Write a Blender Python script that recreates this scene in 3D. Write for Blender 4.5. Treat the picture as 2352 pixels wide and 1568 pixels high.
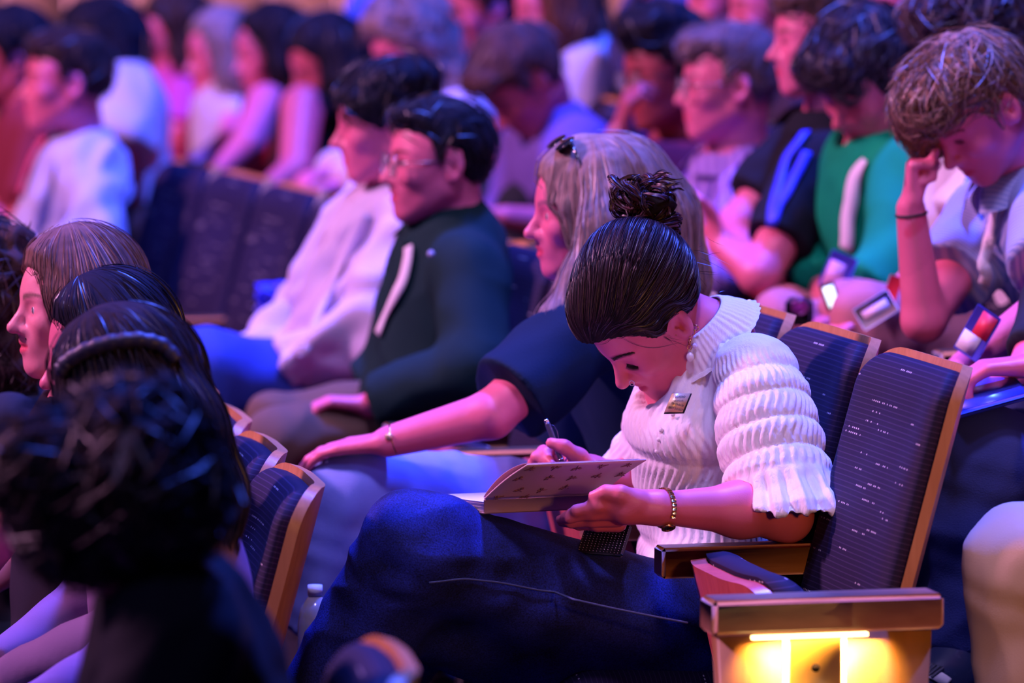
import bpy, math, random
import numpy as np
from mathutils import Vector, Matrix

for o in list(bpy.data.objects): bpy.data.objects.remove(o)
SC = bpy.context.scene; COL = SC.collection
rng = np.random.default_rng(7); random.seed(7)
PI = math.pi
def A(*v): return np.array(v, dtype=float)
def unit(v):
    v = np.asarray(v, float); return v/max(1e-9, np.linalg.norm(v))

# ------------------------------------------------------------------ camera
CAMZ, PITCH, FPX = 1.86, math.radians(5.3), 200/36*2352
cam = bpy.data.cameras.new('camera'); camo = bpy.data.objects.new('camera', cam); COL.objects.link(camo)
cam.lens = 200; cam.sensor_width = 36; cam.clip_end = 200; cam.clip_start = .5
camo.location = (0, 0, CAMZ); camo.rotation_euler = (PI/2-PITCH, 0, 0)
cam.dof.use_dof = True; cam.dof.focus_distance = 10.30; cam.dof.aperture_fstop = 2.8
SC.camera = camo
SC.view_settings.view_transform = 'Standard'; SC.view_settings.look = 'None'
SC.view_settings.gamma = 1; SC.view_settings.exposure = -.08
SC.view_settings.use_curve_mapping = False
SC.cycles.use_denoising = True
SC.cycles.max_bounces = 5; SC.cycles.diffuse_bounces = 2; SC.cycles.glossy_bounces = 2; SC.cycles.caustics_reflective = False; SC.cycles.caustics_refractive = False

# ------------------------------------------------------------------ light of the hall
wd = bpy.data.worlds.new('hall_air'); SC.world = wd; wd.use_nodes = True
wd.node_tree.nodes['Background'].inputs[0].default_value = (.14, .12, .45, 1)
wd.node_tree.nodes['Background'].inputs[1].default_value = .013
def area(name, loc, target, size, power, color, spread=PI):
    l = bpy.data.lights.new(name, 'AREA'); l.shape = 'DISK'; l.size = size; l.energy = power; l.color = color; l.spread = spread
    o = bpy.data.objects.new(name, l); COL.objects.link(o); o.location = loc
    o.rotation_euler = (Vector(target)-Vector(loc)).to_track_quat('-Z', 'Y').to_euler(); return o
area('stage_wash_pink', (-11, 11.2, 9.0), (.4, 11.6, .9), 1.1, 2500, (1.0, .40, .82))
area('ceiling_wash_blue', (2.2, 13.4, 12.5), (.2, 11.5, .8), 1.0, 6400, (.05, .11, 1.0))
area('top_wash_lavender', (.2, 5.5, 11.5), (.4, 11.5, .8), 1.6, 40, (.56, .42, 1.0), .60)
area('front_wash_violet', (-5.0, 2.5, 9.5), (.0, 11.2, .7), 1.2, 230, (.40, .34, 1.0))
area('rear_wall_wash', (-6, 20, 7), (-4.5, 26, 2.6), 1.0, 2400, (1.0, .48, .68), 2.4)
area('aisle_warm_fill', (.95, 7.9, .95), (.6, 10.3, .55), .15, 13, (1, .42, .10))  # unseen warm fill added to lift the armrest; stands in for row-end lamps

# pixel of the photograph (2352 x 1568) and distance -> place in the hall
def W(px, py, d):
    u, v = (px-1176)/FPX, (784-py)/FPX
    y = math.cos(PITCH)+v*math.sin(PITCH); z = -math.sin(PITCH)+v*math.cos(PITCH)
    t = d/y
    return A(u*t, d, CAMZ+z*t)
def PX(p):
    x, y, z = p[0], p[1], p[2]-CAMZ
    f = y*math.cos(PITCH)-z*math.sin(PITCH); v = y*math.sin(PITCH)+z*math.cos(PITCH)
    return (1176+FPX*x/f, 784-FPX*v/f)

# ------------------------------------------------------------------ objects
ORG = {}
def tag(o, label=None, cat=None, group=None, kind=None):
    if label: o['label'] = label
    if cat: o['category'] = cat
    if group: o['group'] = group
    if kind: o['kind'] = kind
    return o
def empty(name, loc, rotz=0):
    o = bpy.data.objects.new(name, None); COL.objects.link(o); o.location = loc; o.rotation_euler = (0, 0, rotz)
    o.empty_display_size = .1; ORG[o] = A(*loc); return o
def mesh_data(name, V, F, mat, smooth=True, col=None, uv=None):
    """V (n,3); F array (m,k) or list of such arrays"""
    me = bpy.data.meshes.new(name)
    V = np.ascontiguousarray(V, dtype=np.float32)
    Fs = F if isinstance(F, list) else [F]
    Fs = [np.asarray(f, dtype=np.int32) for f in Fs if len(f)]
    me.vertices.add(len(V)); me.vertices.foreach_set('co', V.ravel())
    nl = sum(f.size for f in Fs); npoly = sum(len(f) for f in Fs)
    me.loops.add(nl); me.loops.foreach_set('vertex_index', np.concatenate([f.ravel() for f in Fs]))
    me.polygons.add(npoly)
    tot = np.concatenate([np.full(len(f), f.shape[1], np.int32) for f in Fs])
    st = np.concatenate([[0], np.cumsum(tot)[:-1]]).astype(np.int32)
    me.polygons.foreach_set('loop_start', st); me.polygons.foreach_set('loop_total', tot)
    if smooth: me.polygons.foreach_set('use_smooth', np.ones(npoly, dtype=bool))
    if col is not None:
        c = np.ones((len(V), 4), np.float32); c[:, :3] = col
        a = me.color_attributes.new('Col', 'FLOAT_COLOR', 'POINT'); a.data.foreach_set('color', c.ravel())
    if uv is not None:
        l = me.uv_layers.new(name='UV'); idx = np.concatenate([f.ravel() for f in Fs])
        l.data.foreach_set('uv', np.ascontiguousarray(uv, np.float32)[idx].ravel())
    me.update(calc_edges=True)
    if mat: me.materials.append(mat)
    return me
def mobj(name, V, F, mat, parent=None, origin=None, **k):
    """one mesh object; V in hall coordinates; a child keeps its parent's origin"""
    if parent is not None: org = ORG[parent]
    else: org = A(*origin) if origin is not None else A(0, 0, 0)
    V = np.asarray(V, float)
    me = mesh_data(name, V-org, F, mat, **k)
    o = bpy.data.objects.new(name, me); COL.objects.link(o)
    if parent is not None: o.parent = parent
    else: o.location = org
    ORG[o] = org
    return o

class MB:
    """collects boxes, tubes, ribbons into one mesh"""
    def __init__(s): s.V = []; s.Q = []; s.T = []; s.n = 0; s.C = []
    def add(s, V, Q=None, T=None, col=None):
        V = np.asarray(V, float).reshape(-1, 3); s.V.append(V)
        if Q is not None and len(Q): s.Q.append(np.asarray(Q, int)+s.n)
        if T is not None and len(T): s.T.append(np.asarray(T, int)+s.n)
        s.C.append(np.tile(A(1, 1, 1) if col is None else np.asarray(col, float), (len(V), 1)))
        s.n += len(V)
    def box(s, c, size, R=None, bev=0):
        c = A(*c); h = A(*size)/2; R = np.eye(3) if R is None else R     # R columns = axes
        if bev <= 0:
            P = np.array([[x, y, z] for x in (-1, 1) for y in (-1, 1) for z in (-1, 1)])*h
            Q = [[0, 1, 3, 2], [4, 6, 7, 5], [0, 4, 5, 1], [2, 3, 7, 6], [0, 2, 6, 4], [1, 5, 7, 3]]
            s.add(P@R.T+c, Q)
        else:
            P = []; ix = {}
            for a in range(3):
                for sg in range(8):
                    sx = A(1 if sg & 4 else -1, 1 if sg & 2 else -1, 1 if sg & 1 else -1)
                    p = sx*h; q = p-sx*bev; q[a] = p[a]; ix[(a, sg)] = len(P); P.append(q)
            Q = []; T = []
            for sg in range(8): T.append([ix[(0, sg)], ix[(1, sg)], ix[(2, sg)]])
            bits = [4, 2, 1]
            for a in range(3):
                b, c2 = bits[(a+1) % 3], bits[(a+2) % 3]
                for val in (0, bits[a]):
                    Q.append([ix[(a, val)], ix[(a, val | b)], ix[(a, val | b | c2)], ix[(a, val | c2)]])
            for a in range(3):
                b, c2 = (a+1) % 3, (a+2) % 3
                for vb in (0, bits[b]):
                    for vc in (0, bits[c2]):
                        g0 = vb | vc; g1 = g0 | bits[a]
                        Q.append([ix[(b, g0)], ix[(b, g1)], ix[(c2, g1)], ix[(c2, g0)]])
            s.add(np.array(P)@R.T+c, Q, T)
    def tube(s, P, r, n=8, cap=True, col=None):
        P = np.asarray(P, float); m = len(P); r = np.broadcast_to(np.asarray(r, float), (m,))
        T = np.gradient(P, axis=0); T /= np.maximum(1e-9, np.linalg.norm(T, axis=1))[:, None]
        ref = A(0, 0, 1) if abs(T[0][2]) < .9 else A(1, 0, 0)
        N = unit(np.cross(T[0], ref)); V = []
        for i in range(m):
            N = unit(N-T[i]*np.dot(N, T[i])); B = np.cross(T[i], N)
            a = np.arange(n)/n*2*PI
            V.append(P[i]+r[i]*(np.cos(a)[:, None]*N+np.sin(a)[:, None]*B))
        V = np.concatenate(V); Q = []
        j = np.arange(n); k = (j+1) % n
        for i in range(m-1): Q.append(np.stack([i*n+j, i*n+k, (i+1)*n+k, (i+1)*n+j], 1))
        Q = np.concatenate(Q); Tt = []
        if cap:
            V = np.concatenate([V, P[:1], P[-1:]]); c0, c1 = m*n, m*n+1
            Tt = np.concatenate([np.stack([k, j, np.full(n, c0)], 1), np.stack([(m-1)*n+j, (m-1)*n+k, np.full(n, c1)], 1)])
        s.add(V, Q, Tt, col)
    def ribbon(s, P, N, w, th):
        """strip along P, N = face normals, w width, th thickness"""
        P = np.asarray(P, float); N = np.asarray(N, float); m = len(P)
        T = np.gradient(P, axis=0); T /= np.maximum(1e-9, np.linalg.norm(T, axis=1))[:, None]
        N = N-T*(N*T).sum(1)[:, None]; N /= np.maximum(1e-9, np.linalg.norm(N, axis=1))[:, None]
        B = np.cross(T, N); w = np.broadcast_to(np.asarray(w, float), (m,))[:, None]
        V = np.stack([P+B*w/2+N*th/2, P-B*w/2+N*th/2, P-B*w/2-N*th/2, P+B*w/2-N*th/2], 1).reshape(-1, 3)
        Q = []
        for i in range(m-1):
            for j in range(4): Q.append([i*4+j, i*4+(j+1) % 4, (i+1)*4+(j+1) % 4, (i+1)*4+j])
        Q += [[3, 2, 1, 0], [(m-1)*4, (m-1)*4+1, (m-1)*4+2, (m-1)*4+3]]
        s.add(V, Q)
    def sphere(s, c, r, R=None, n=12, m=8):
        c = A(*c); r = np.broadcast_to(np.asarray(r, float), (3,)); R = np.eye(3) if R is None else R
        th = np.linspace(0, PI, m+1)[1:-1]; ph = np.arange(n)/n*2*PI
        P = np.stack([np.sin(th)[:, None]*np.cos(ph), np.sin(th)[:, None]*np.sin(ph), np.cos(th)[:, None]+0*ph], 2).reshape(-1, 3)
        P = np.concatenate([P, [[0, 0, 1], [0, 0, -1]]]); j = np.arange(n); k = (j+1) % n
        Q = np.concatenate([np.stack([i*n+j, (i+1)*n+j, (i+1)*n+k, i*n+k], 1) for i in range(m-2)]) if m > 2 else []
        t = len(P)-2
        T = np.concatenate([np.stack([j, k, np.full(n, t)], 1), np.stack([(m-2)*n+k, (m-2)*n+j, np.full(n, t+1)], 1)])
        s.add((P*r)@R.T+c, Q, T)
    def torus(s, c, R, r, ax, n=24, m=8, arc=None):
        c = A(*c); ax = unit(ax); e1 = unit(np.cross(ax, A(0, 0, 1) if abs(ax[2]) < .9 else A(1, 0, 0))); e2 = np.cross(ax, e1)
        a0, a1 = arc or (0, 2*PI); a = np.linspace(a0, a1, n+1)
        P = c+R*(np.cos(a)[:, None]*e1+np.sin(a)[:, None]*e2); s.tube(P, r, m, cap=arc is not None)
    def build(s, name, mat, parent=None, origin=None, smooth=False, usecol=False):
        F = []
        if s.Q: F.append(np.concatenate(s.Q))
        if s.T: F.append(np.concatenate(s.T))
        return mobj(name, np.concatenate(s.V), F, mat, parent, origin, smooth=smooth, col=np.concatenate(s.C) if usecol else None)

# ------------------------------------------------------------------ signed distance fields
def rc(a, b, ra, rb, end=None):
    """tapered capsule; end=(point, normal) cuts it flat"""
    a, b = np.asarray(a, float), np.asarray(b, float); rm = max(ra, rb)
    lo, hi = np.minimum(a, b)-rm, np.maximum(a, b)+rm; ba = b-a; L2 = max(1e-9, ba@ba)
    def f(X, Y, Z):
        dx, dy, dz = X-a[0], Y-a[1], Z-a[2]
        t = np.clip((dx*ba[0]+dy*ba[1]+dz*ba[2])/L2, 0, 1)
        d = np.sqrt((dx-t*ba[0])**2+(dy-t*ba[1])**2+(dz-t*ba[2])**2)-(ra+(rb-ra)*t)
        if end is not None:
            p, n = end; d = np.maximum(d, (X-p[0])*n[0]+(Y-p[1])*n[1]+(Z-p[2])*n[2])
        return d
    return lo, hi, f
def el(c, r, R=None):
    c = np.asarray(c, float); r = np.asarray(r, float); R = np.eye(3) if R is None else np.asarray(R, float)  # columns = axes
    ext = np.sqrt(((R*r)**2).sum(1))
    def f(X, Y, Z):
        dx, dy, dz = X-c[0], Y-c[1], Z-c[2]
        u = [(dx*R[0, i]+dy*R[1, i]+dz*R[2, i]) for i in range(3)]
        k0 = np.sqrt(sum((u[i]/r[i])**2 for i in range(3)))+1e-9; k1 = np.sqrt(sum((u[i]/r[i]**2)**2 for i in range(3)))+1e-9
        return k0*(k0-1)/k1
    return c-ext, c+ext, f

class SDF:
    def __init__(s): s.p = []
    def add(s, prim, k=.01): s.p.append(('a', k, prim)); return s
    def sub(s, prim, k=.01): s.p.append(('s', k, prim)); return s
    def cut(s, fn, taper=0): s.p.append(('c', taper, (None, None, fn))); return s
    def chain(s, pts, rs, k=.015, end=None):
        for i in range(len(pts)-1): s.add(rc(pts[i], pts[i+1], rs[i], rs[i+1], end if i == len(pts)-2 else None), k)
        return s
    def eval(s, h):
        los = np.min([p[2][0] for p in s.p if p[0] == 'a'], axis=0)-3*h-.012
        his = np.max([p[2][1] for p in s.p if p[0] == 'a'], axis=0)+3*h+.012
        n = np.ceil((his-los)/h).astype(int)+1
        ax = [(los[i]+h*np.arange(n[i])).astype(np.float32) for i in range(3)]
        F = np.full(n, .06, np.float32)
        for mode, k, (lo, hi, fn) in s.p:
            if mode == 'c':
                g = fn(ax[0][:, None, None], ax[1][None, :, None], ax[2][None, None, :])
                w = np.clip(1+g/(3.4*k), 0, 1) if k else 0
                F = np.maximum(F+k*w*w*(3-2*w), g).astype(np.float32); continue
            m = 2*max(k, .02)+2*h
            i0 = np.clip(np.floor((lo-m-los)/h).astype(int), 0, n-1); i1 = np.clip(np.ceil((hi+m-los)/h).astype(int)+1, 1, n)
            if (i1 <= i0).any(): continue
            sl = tuple(slice(i0[i], i1[i]) for i in range(3))
            d = fn(ax[0][sl[0]][:, None, None], ax[1][sl[1]][None, :, None], ax[2][sl[2]][None, None, :])
            G = F[sl]
            if mode == 'a':
                q = np.clip(.5+.5*(G-d)/k, 0, 1); F[sl] = G*(1-q)+d*q-k*q*(1-q)
            else:
                q = np.clip(.5-.5*(G+d)/k, 0, 1); F[sl] = G*(1-q)+(-d)*q+k*q*(1-q)
        s.F, s.lo, s.h, s.n = F, los, h, n
        return s
    def sample(s, P):
        q = np.clip((np.asarray(P)-s.lo)/s.h, 0, s.n-1.001); i = np.floor(q).astype(int); t = q-i; F = s.F; o = 0
        for a in (0, 1):
            for b in (0, 1):
                for c in (0, 1):
                    w = (t[:, 0] if a else 1-t[:, 0])*(t[:, 1] if b else 1-t[:, 1])*(t[:, 2] if c else 1-t[:, 2])
                    o = o+w*F[i[:, 0]+a, i[:, 1]+b, i[:, 2]+c]
        return o
    def grad(s, P):
        e = s.h; g = np.stack([s.sample(P+e*np.eye(3)[i])-s.sample(P-e*np.eye(3)[i]) for i in range(3)], 1)
        return g/np.maximum(1e-9, np.linalg.norm(g, axis=1))[:, None]
    def snap(s, P, off=0, it=6):
        P = np.array(P, float)
        for _ in range(it): P = P-s.grad(P)*(s.sample(P)-off)[:, None]
        return P
    def mesh(s, h=None):
        if h: s.eval(h)
        F, lo, h = s.F, s.lo, s.h; S = F < 0; c = np.zeros(tuple(s.n-1), np.uint8); N = s.n
        for a in (0, 1):
            for b in (0, 1):
                for d in (0, 1): c += S[a:N[0]-1+a, b:N[1]-1+b, d:N[2]-1+d]
        act = (c > 0) & (c < 8); ids = np.argwhere(act); idx = np.full(act.shape, -1, np.int32); idx[act] = np.arange(len(ids))
        cs = [(a, b, d) for a in (0, 1) for b in (0, 1) for d in (0, 1)]
        val = [F[ids[:, 0]+a, ids[:, 1]+b, ids[:, 2]+d] for a, b, d in cs]
        pos = np.zeros((len(ids), 3)); cnt = np.zeros(len(ids))
        for i in range(8):
            for j in range(i+1, 8):
                if sum(abs(cs[i][q]-cs[j][q]) for q in range(3)) != 1: continue
                m = (val[i] < 0) != (val[j] < 0); t = np.where(m, val[i]/np.where(m, val[i]-val[j], 1), 0)
                pos += m[:, None]*(np.array(cs[i])+t[:, None]*(np.array(cs[j])-np.array(cs[i]))); cnt += m
        V = lo+h*(ids+pos/cnt[:, None]); Q = []
        for axn in range(3):
            b, d = (axn+1) % 3, (axn+2) % 3
            s0 = [slice(0, None)]*3; s1 = [slice(0, None)]*3; s0[axn] = slice(0, -1); s1[axn] = slice(1, None)
            A0, A1 = S[tuple(s0)], S[tuple(s1)]; e = np.argwhere(A0 != A1)
            ok = (e[:, b] > 0) & (e[:, d] > 0) & (e[:, b] < N[b]-1) & (e[:, d] < N[d]-1); e = e[ok]
            def cell(ob, od):
                q = e.copy(); q[:, b] += ob; q[:, d] += od; return idx[q[:, 0], q[:, 1], q[:, 2]]
            q = np.stack([cell(-1, -1), cell(0, -1), cell(0, 0), cell(-1, 0)], 1)
            fl = ~A0[e[:, 0], e[:, 1], e[:, 2]]; q[fl] = q[fl][:, ::-1]; Q.append(q)
        Q = np.concatenate(Q); Q = Q[(Q >= 0).all(1)]
        return V, Q
def coarsen(V, Q, mask, cell):
    """merge vertices nobody can see (under clothes) on a coarse grid; the surface stays one piece"""
    key = np.full(len(V), -1, np.int64); g = np.floor(V[mask]/cell).astype(np.int64); g -= g.min(0); dm = g.max(0)+1
    key[mask] = (g[:, 0]*dm[1]+g[:, 1])*dm[2]+g[:, 2]; n0 = (~mask).sum(); new = np.empty(len(V), np.int64); new[~mask] = np.arange(n0)
    u, inv = np.unique(key[mask], return_inverse=True); new[mask] = n0+inv; cnt = np.bincount(inv)
    P = np.stack([np.bincount(inv, V[mask][:, i])/cnt for i in range(3)], 1); V2 = np.concatenate([V[~mask], P]); F = new[Q]
    dup = np.stack([F[:, i] == F[:, (i+1) % 4] for i in range(4)], 1); nd = dup.sum(1); bad = (F[:, 0] == F[:, 2]) | (F[:, 1] == F[:, 3])
    quads = F[(nd == 0) & ~bad]; T = F[(nd == 1) & ~bad]; d = dup[(nd == 1) & ~bad]; k = np.argmax(d, 1); r = np.arange(len(T))
    tris = np.stack([T[r, (k+1) % 4], T[r, (k+2) % 4], T[r, (k+3) % 4]], 1) if len(T) else np.zeros((0, 3), int)
    return V2, [quads, tris]
def vnormals(V, Q):
    a, b, c = V[Q[:, 0]], V[Q[:, 1]], V[Q[:, 2]]; d = V[Q[:, 3]] if Q.shape[1] == 4 else a
    n = np.cross(c-a, d-b) if Q.shape[1] == 4 else np.cross(b-a, c-a)
    N = np.zeros_like(V)
    for i in range(Q.shape[1]):
        for j in range(3): N[:, j] += np.bincount(Q[:, i], n[:, j], len(V))
    return N/np.maximum(1e-12, np.linalg.norm(N, axis=1))[:, None]
def relax(V, Q, it=1, f=.5):
    for _ in range(it):
        S = np.zeros_like(V); c = np.zeros(len(V)); k = Q.shape[1]
        for i in range(k):
            for j in (1, k-1):
                w = Q[:, (i+j) % k]
                for x in range(3): S[:, x] += np.bincount(Q[:, i], V[w, x], len(V))
                c += np.bincount(Q[:, i], minlength=len(V))
        V = V*(1-f)+f*S/np.maximum(1, c)[:, None]
    return V
def wav(P, seed, freq, n=6, aniso=None):
    """soft pseudo-noise in [-1,1]"""
    r = np.random.default_rng(seed); o = 0
    for i in range(n):
        d = r.normal(size=3); d /= np.linalg.norm(d)
        if aniso is not None: d = d*np.asarray(aniso)
        o = o+np.sin(P@d*freq*(.6+.9*r.random())+r.random()*6.28+1.3*np.sin(P@r.normal(size=3)*freq*.35))
    return o/n**.5*.7
def folds(P, seed, freq, aniso=None):
    a = wav(P, seed, freq, 4, aniso); return 1-2*np.abs(a)
# ------------------------------------------------------------------ materials
MC = {}
def nodes(name, rough=.6, spec=.4):
    m = bpy.data.materials.new(name); m.use_nodes = True; nt = m.node_tree; b = nt.nodes['Principled BSDF']
    b.inputs['Roughness'].default_value = rough; b.inputs['Specular IOR Level'].default_value = spec
    return m, nt, b
def nn(nt, typ, **k):
    n = nt.nodes.new(typ)
    for a, v in k.items():
        if a.startswith('i_'): n.inputs[a[2:].replace('_', ' ')].default_value = v
        elif a[0] == 'n' and a[1:].isdigit(): n.inputs[int(a[1:])].default_value = v
        else: setattr(n, a, v)
    return n
def plain(name, col, rough=.5, metal=0, spec=.5, emis=None, es=0, noise=0, nscale=20):
    key = ('p', name, tuple(col))
    if key in MC: return MC[key]
    m, nt, b = nodes(name, rough, spec); b.inputs['Base Color'].default_value = (*col, 1); b.inputs['Metallic'].default_value = metal
    if emis: b.inputs['Emission Color'].default_value = (*emis, 1); b.inputs['Emission Strength'].default_value = es
    tc = nn(nt, 'ShaderNodeTexCoord'); nz = nn(nt, 'ShaderNodeTexNoise', i_Scale=nscale*4, i_Detail=3.)
    nt.links.new(tc.outputs['Object'], nz.inputs['Vector'])
    mr = nn(nt, 'ShaderNodeMapRange', i_To_Min=max(0, rough-.08), i_To_Max=min(1, rough+.08)); nt.links.new(nz.outputs['Fac'], mr.inputs['Value'])
    nt.links.new(mr.outputs[0], b.inputs['Roughness'])
    MC[key] = m; return m
def skin(name, col, sss=0):
    key = ('s', tuple(col))
    if key in MC: return MC[key]
    m, nt, b = nodes(name, .42, .35)
    at = nn(nt, 'ShaderNodeVertexColor', layer_name='Col'); tc = nn(nt, 'ShaderNodeTexCoord')
    nz = nn(nt, 'ShaderNodeTexNoise', i_Scale=22., i_Detail=4.); nt.links.new(tc.outputs['Object'], nz.inputs['Vector'])
    mr = nn(nt, 'ShaderNodeMapRange', i_To_Min=.86, i_To_Max=1.1); nt.links.new(nz.outputs['Fac'], mr.inputs['Value'])
    mx = nn(nt, 'ShaderNodeMix', data_type='RGBA', blend_type='MULTIPLY'); mx.inputs[0].default_value = 1
    mx.inputs[6].default_value = (*col, 1); nt.links.new(at.outputs['Color'], mx.inputs[7])
    m2 = nn(nt, 'ShaderNodeMix', data_type='RGBA', blend_type='MULTIPLY'); m2.inputs[0].default_value = 1
    nt.links.new(mx.outputs[2], m2.inputs[6]); nt.links.new(mr.outputs[0], m2.inputs[7]); nt.links.new(m2.outputs[2], b.inputs['Base Color'])
    n2 = nn(nt, 'ShaderNodeTexNoise', i_Scale=420., i_Detail=2.); nt.links.new(tc.outputs['Object'], n2.inputs['Vector'])
    bp = nn(nt, 'ShaderNodeBump', i_Strength=.12, i_Distance=.0015); nt.links.new(n2.outputs['Fac'], bp.inputs['Height']); nt.links.new(bp.outputs[0], b.inputs['Normal'])
    MC[key] = m; return m
def cloth(name, col, rough=.85, weave=700, bump=.25, stripe=None, col2=None, sscale=60, axis='X', mott=.12, sheen=.0):
    key = ('c', name, tuple(col), stripe)
    if key in MC: return MC[key]
    m, nt, b = nodes(name, rough, .2); b.inputs['Sheen Weight'].default_value = sheen
    tc = nn(nt, 'ShaderNodeTexCoord'); nz = nn(nt, 'ShaderNodeTexNoise', i_Scale=9., i_Detail=5.); nt.links.new(tc.outputs['Object'], nz.inputs['Vector'])
    mr = nn(nt, 'ShaderNodeMapRange', i_To_Min=1-mott, i_To_Max=1+mott); nt.links.new(nz.outputs['Fac'], mr.inputs['Value'])
    mx = nn(nt, 'ShaderNodeMix', data_type='RGBA', blend_type='MULTIPLY'); mx.inputs[0].default_value = 1; mx.inputs[6].default_value = (*col, 1)
    nt.links.new(mr.outputs[0], mx.inputs[7]); src = mx.outputs[2]
    if stripe:
        wv = nn(nt, 'ShaderNodeTexWave', i_Scale=sscale, i_Distortion=.4, bands_direction=axis); nt.links.new(tc.outputs['Object'], wv.inputs['Vector'])
        rp = nn(nt, 'ShaderNodeValToRGB'); rp.color_ramp.elements[0].position = .45; rp.color_ramp.elements[1].position = .6; nt.links.new(wv.outputs['Fac'], rp.inputs[0])
        m2 = nn(nt, 'ShaderNodeMix', data_type='RGBA'); nt.links.new(rp.outputs[0], m2.inputs[0]); nt.links.new(src, m2.inputs[6]); m2.inputs[7].default_value = (*col2, 1); src = m2.outputs[2]
    nt.links.new(src, b.inputs['Base Color'])
    n2 = nn(nt, 'ShaderNodeTexNoise', i_Scale=float(weave), i_Detail=2.); nt.links.new(tc.outputs['Object'], n2.inputs['Vector'])
    bp = nn(nt, 'ShaderNodeBump', i_Strength=bump, i_Distance=.002); nt.links.new(n2.outputs['Fac'], bp.inputs['Height']); nt.links.new(bp.outputs[0], b.inputs['Normal'])
    MC[key] = m; return m
def hairm(name, col, rough=.36, spec=.5):
    key = ('h', tuple(col), rough)
    if key in MC: return MC[key]
    m, nt, b = nodes(name, rough, spec)
    at = nn(nt, 'ShaderNodeVertexColor', layer_name='Col'); tc = nn(nt, 'ShaderNodeTexCoord')
    nz = nn(nt, 'ShaderNodeTexNoise', i_Scale=60., i_Detail=3.); nt.links.new(tc.outputs['Object'], nz.inputs['Vector'])
    mr = nn(nt, 'ShaderNodeMapRange', i_To_Min=.6, i_To_Max=1.4); nt.links.new(nz.outputs['Fac'], mr.inputs['Value'])
    mx = nn(nt, 'ShaderNodeMix', data_type='RGBA', blend_type='MULTIPLY'); mx.inputs[0].default_value = 1; mx.inputs[6].default_value = (*col, 1); nt.links.new(at.outputs['Color'], mx.inputs[7])
    m2 = nn(nt, 'ShaderNodeMix', data_type='RGBA', blend_type='MULTIPLY'); m2.inputs[0].default_value = 1; nt.links.new(mx.outputs[2], m2.inputs[6]); nt.links.new(mr.outputs[0], m2.inputs[7])
    nt.links.new(m2.outputs[2], b.inputs['Base Color']); MC[key] = m; return m
def wood(name, c1, c2, axis='X', scale=14, rough=.32):
    m, nt, b = nodes(name, rough, .5)
    tc = nn(nt, 'ShaderNodeTexCoord'); mp = nn(nt, 'ShaderNodeMapping'); nt.links.new(tc.outputs['Object'], mp.inputs['Vector'])
    st = {'X': (.08, 1, 1), 'Z': (1, 1, .08)}[axis]; mp.inputs['Scale'].default_value = st
    nz = nn(nt, 'ShaderNodeTexNoise', i_Scale=scale*4., i_Detail=6., i_Distortion=1.2); nt.links.new(mp.outputs[0], nz.inputs['Vector'])
    wv = nn(nt, 'ShaderNodeTexNoise', i_Scale=scale*1., i_Detail=2.); nt.links.new(mp.outputs[0], wv.inputs['Vector'])
    ad = nn(nt, 'ShaderNodeMath', operation='ADD'); nt.links.new(nz.outputs['Fac'], ad.inputs[0]); nt.links.new(wv.outputs['Fac'], ad.inputs[1])
    mr = nn(nt, 'ShaderNodeMapRange', i_From_Min=.7, i_From_Max=1.3); nt.links.new(ad.outputs[0], mr.inputs['Value'])
    rp = nn(nt, 'ShaderNodeValToRGB'); rp.color_ramp.elements[0].color = (*c1, 1); rp.color_ramp.elements[1].color = (*c2, 1); nt.links.new(mr.outputs[0], rp.inputs[0])
    nt.links.new(rp.outputs[0], b.inputs['Base Color'])
    bp = nn(nt, 'ShaderNodeBump', i_Strength=.08, i_Distance=.002); nt.links.new(nz.outputs['Fac'], bp.inputs['Height']); nt.links.new(bp.outputs[0], b.inputs['Normal'])
    return m
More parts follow.
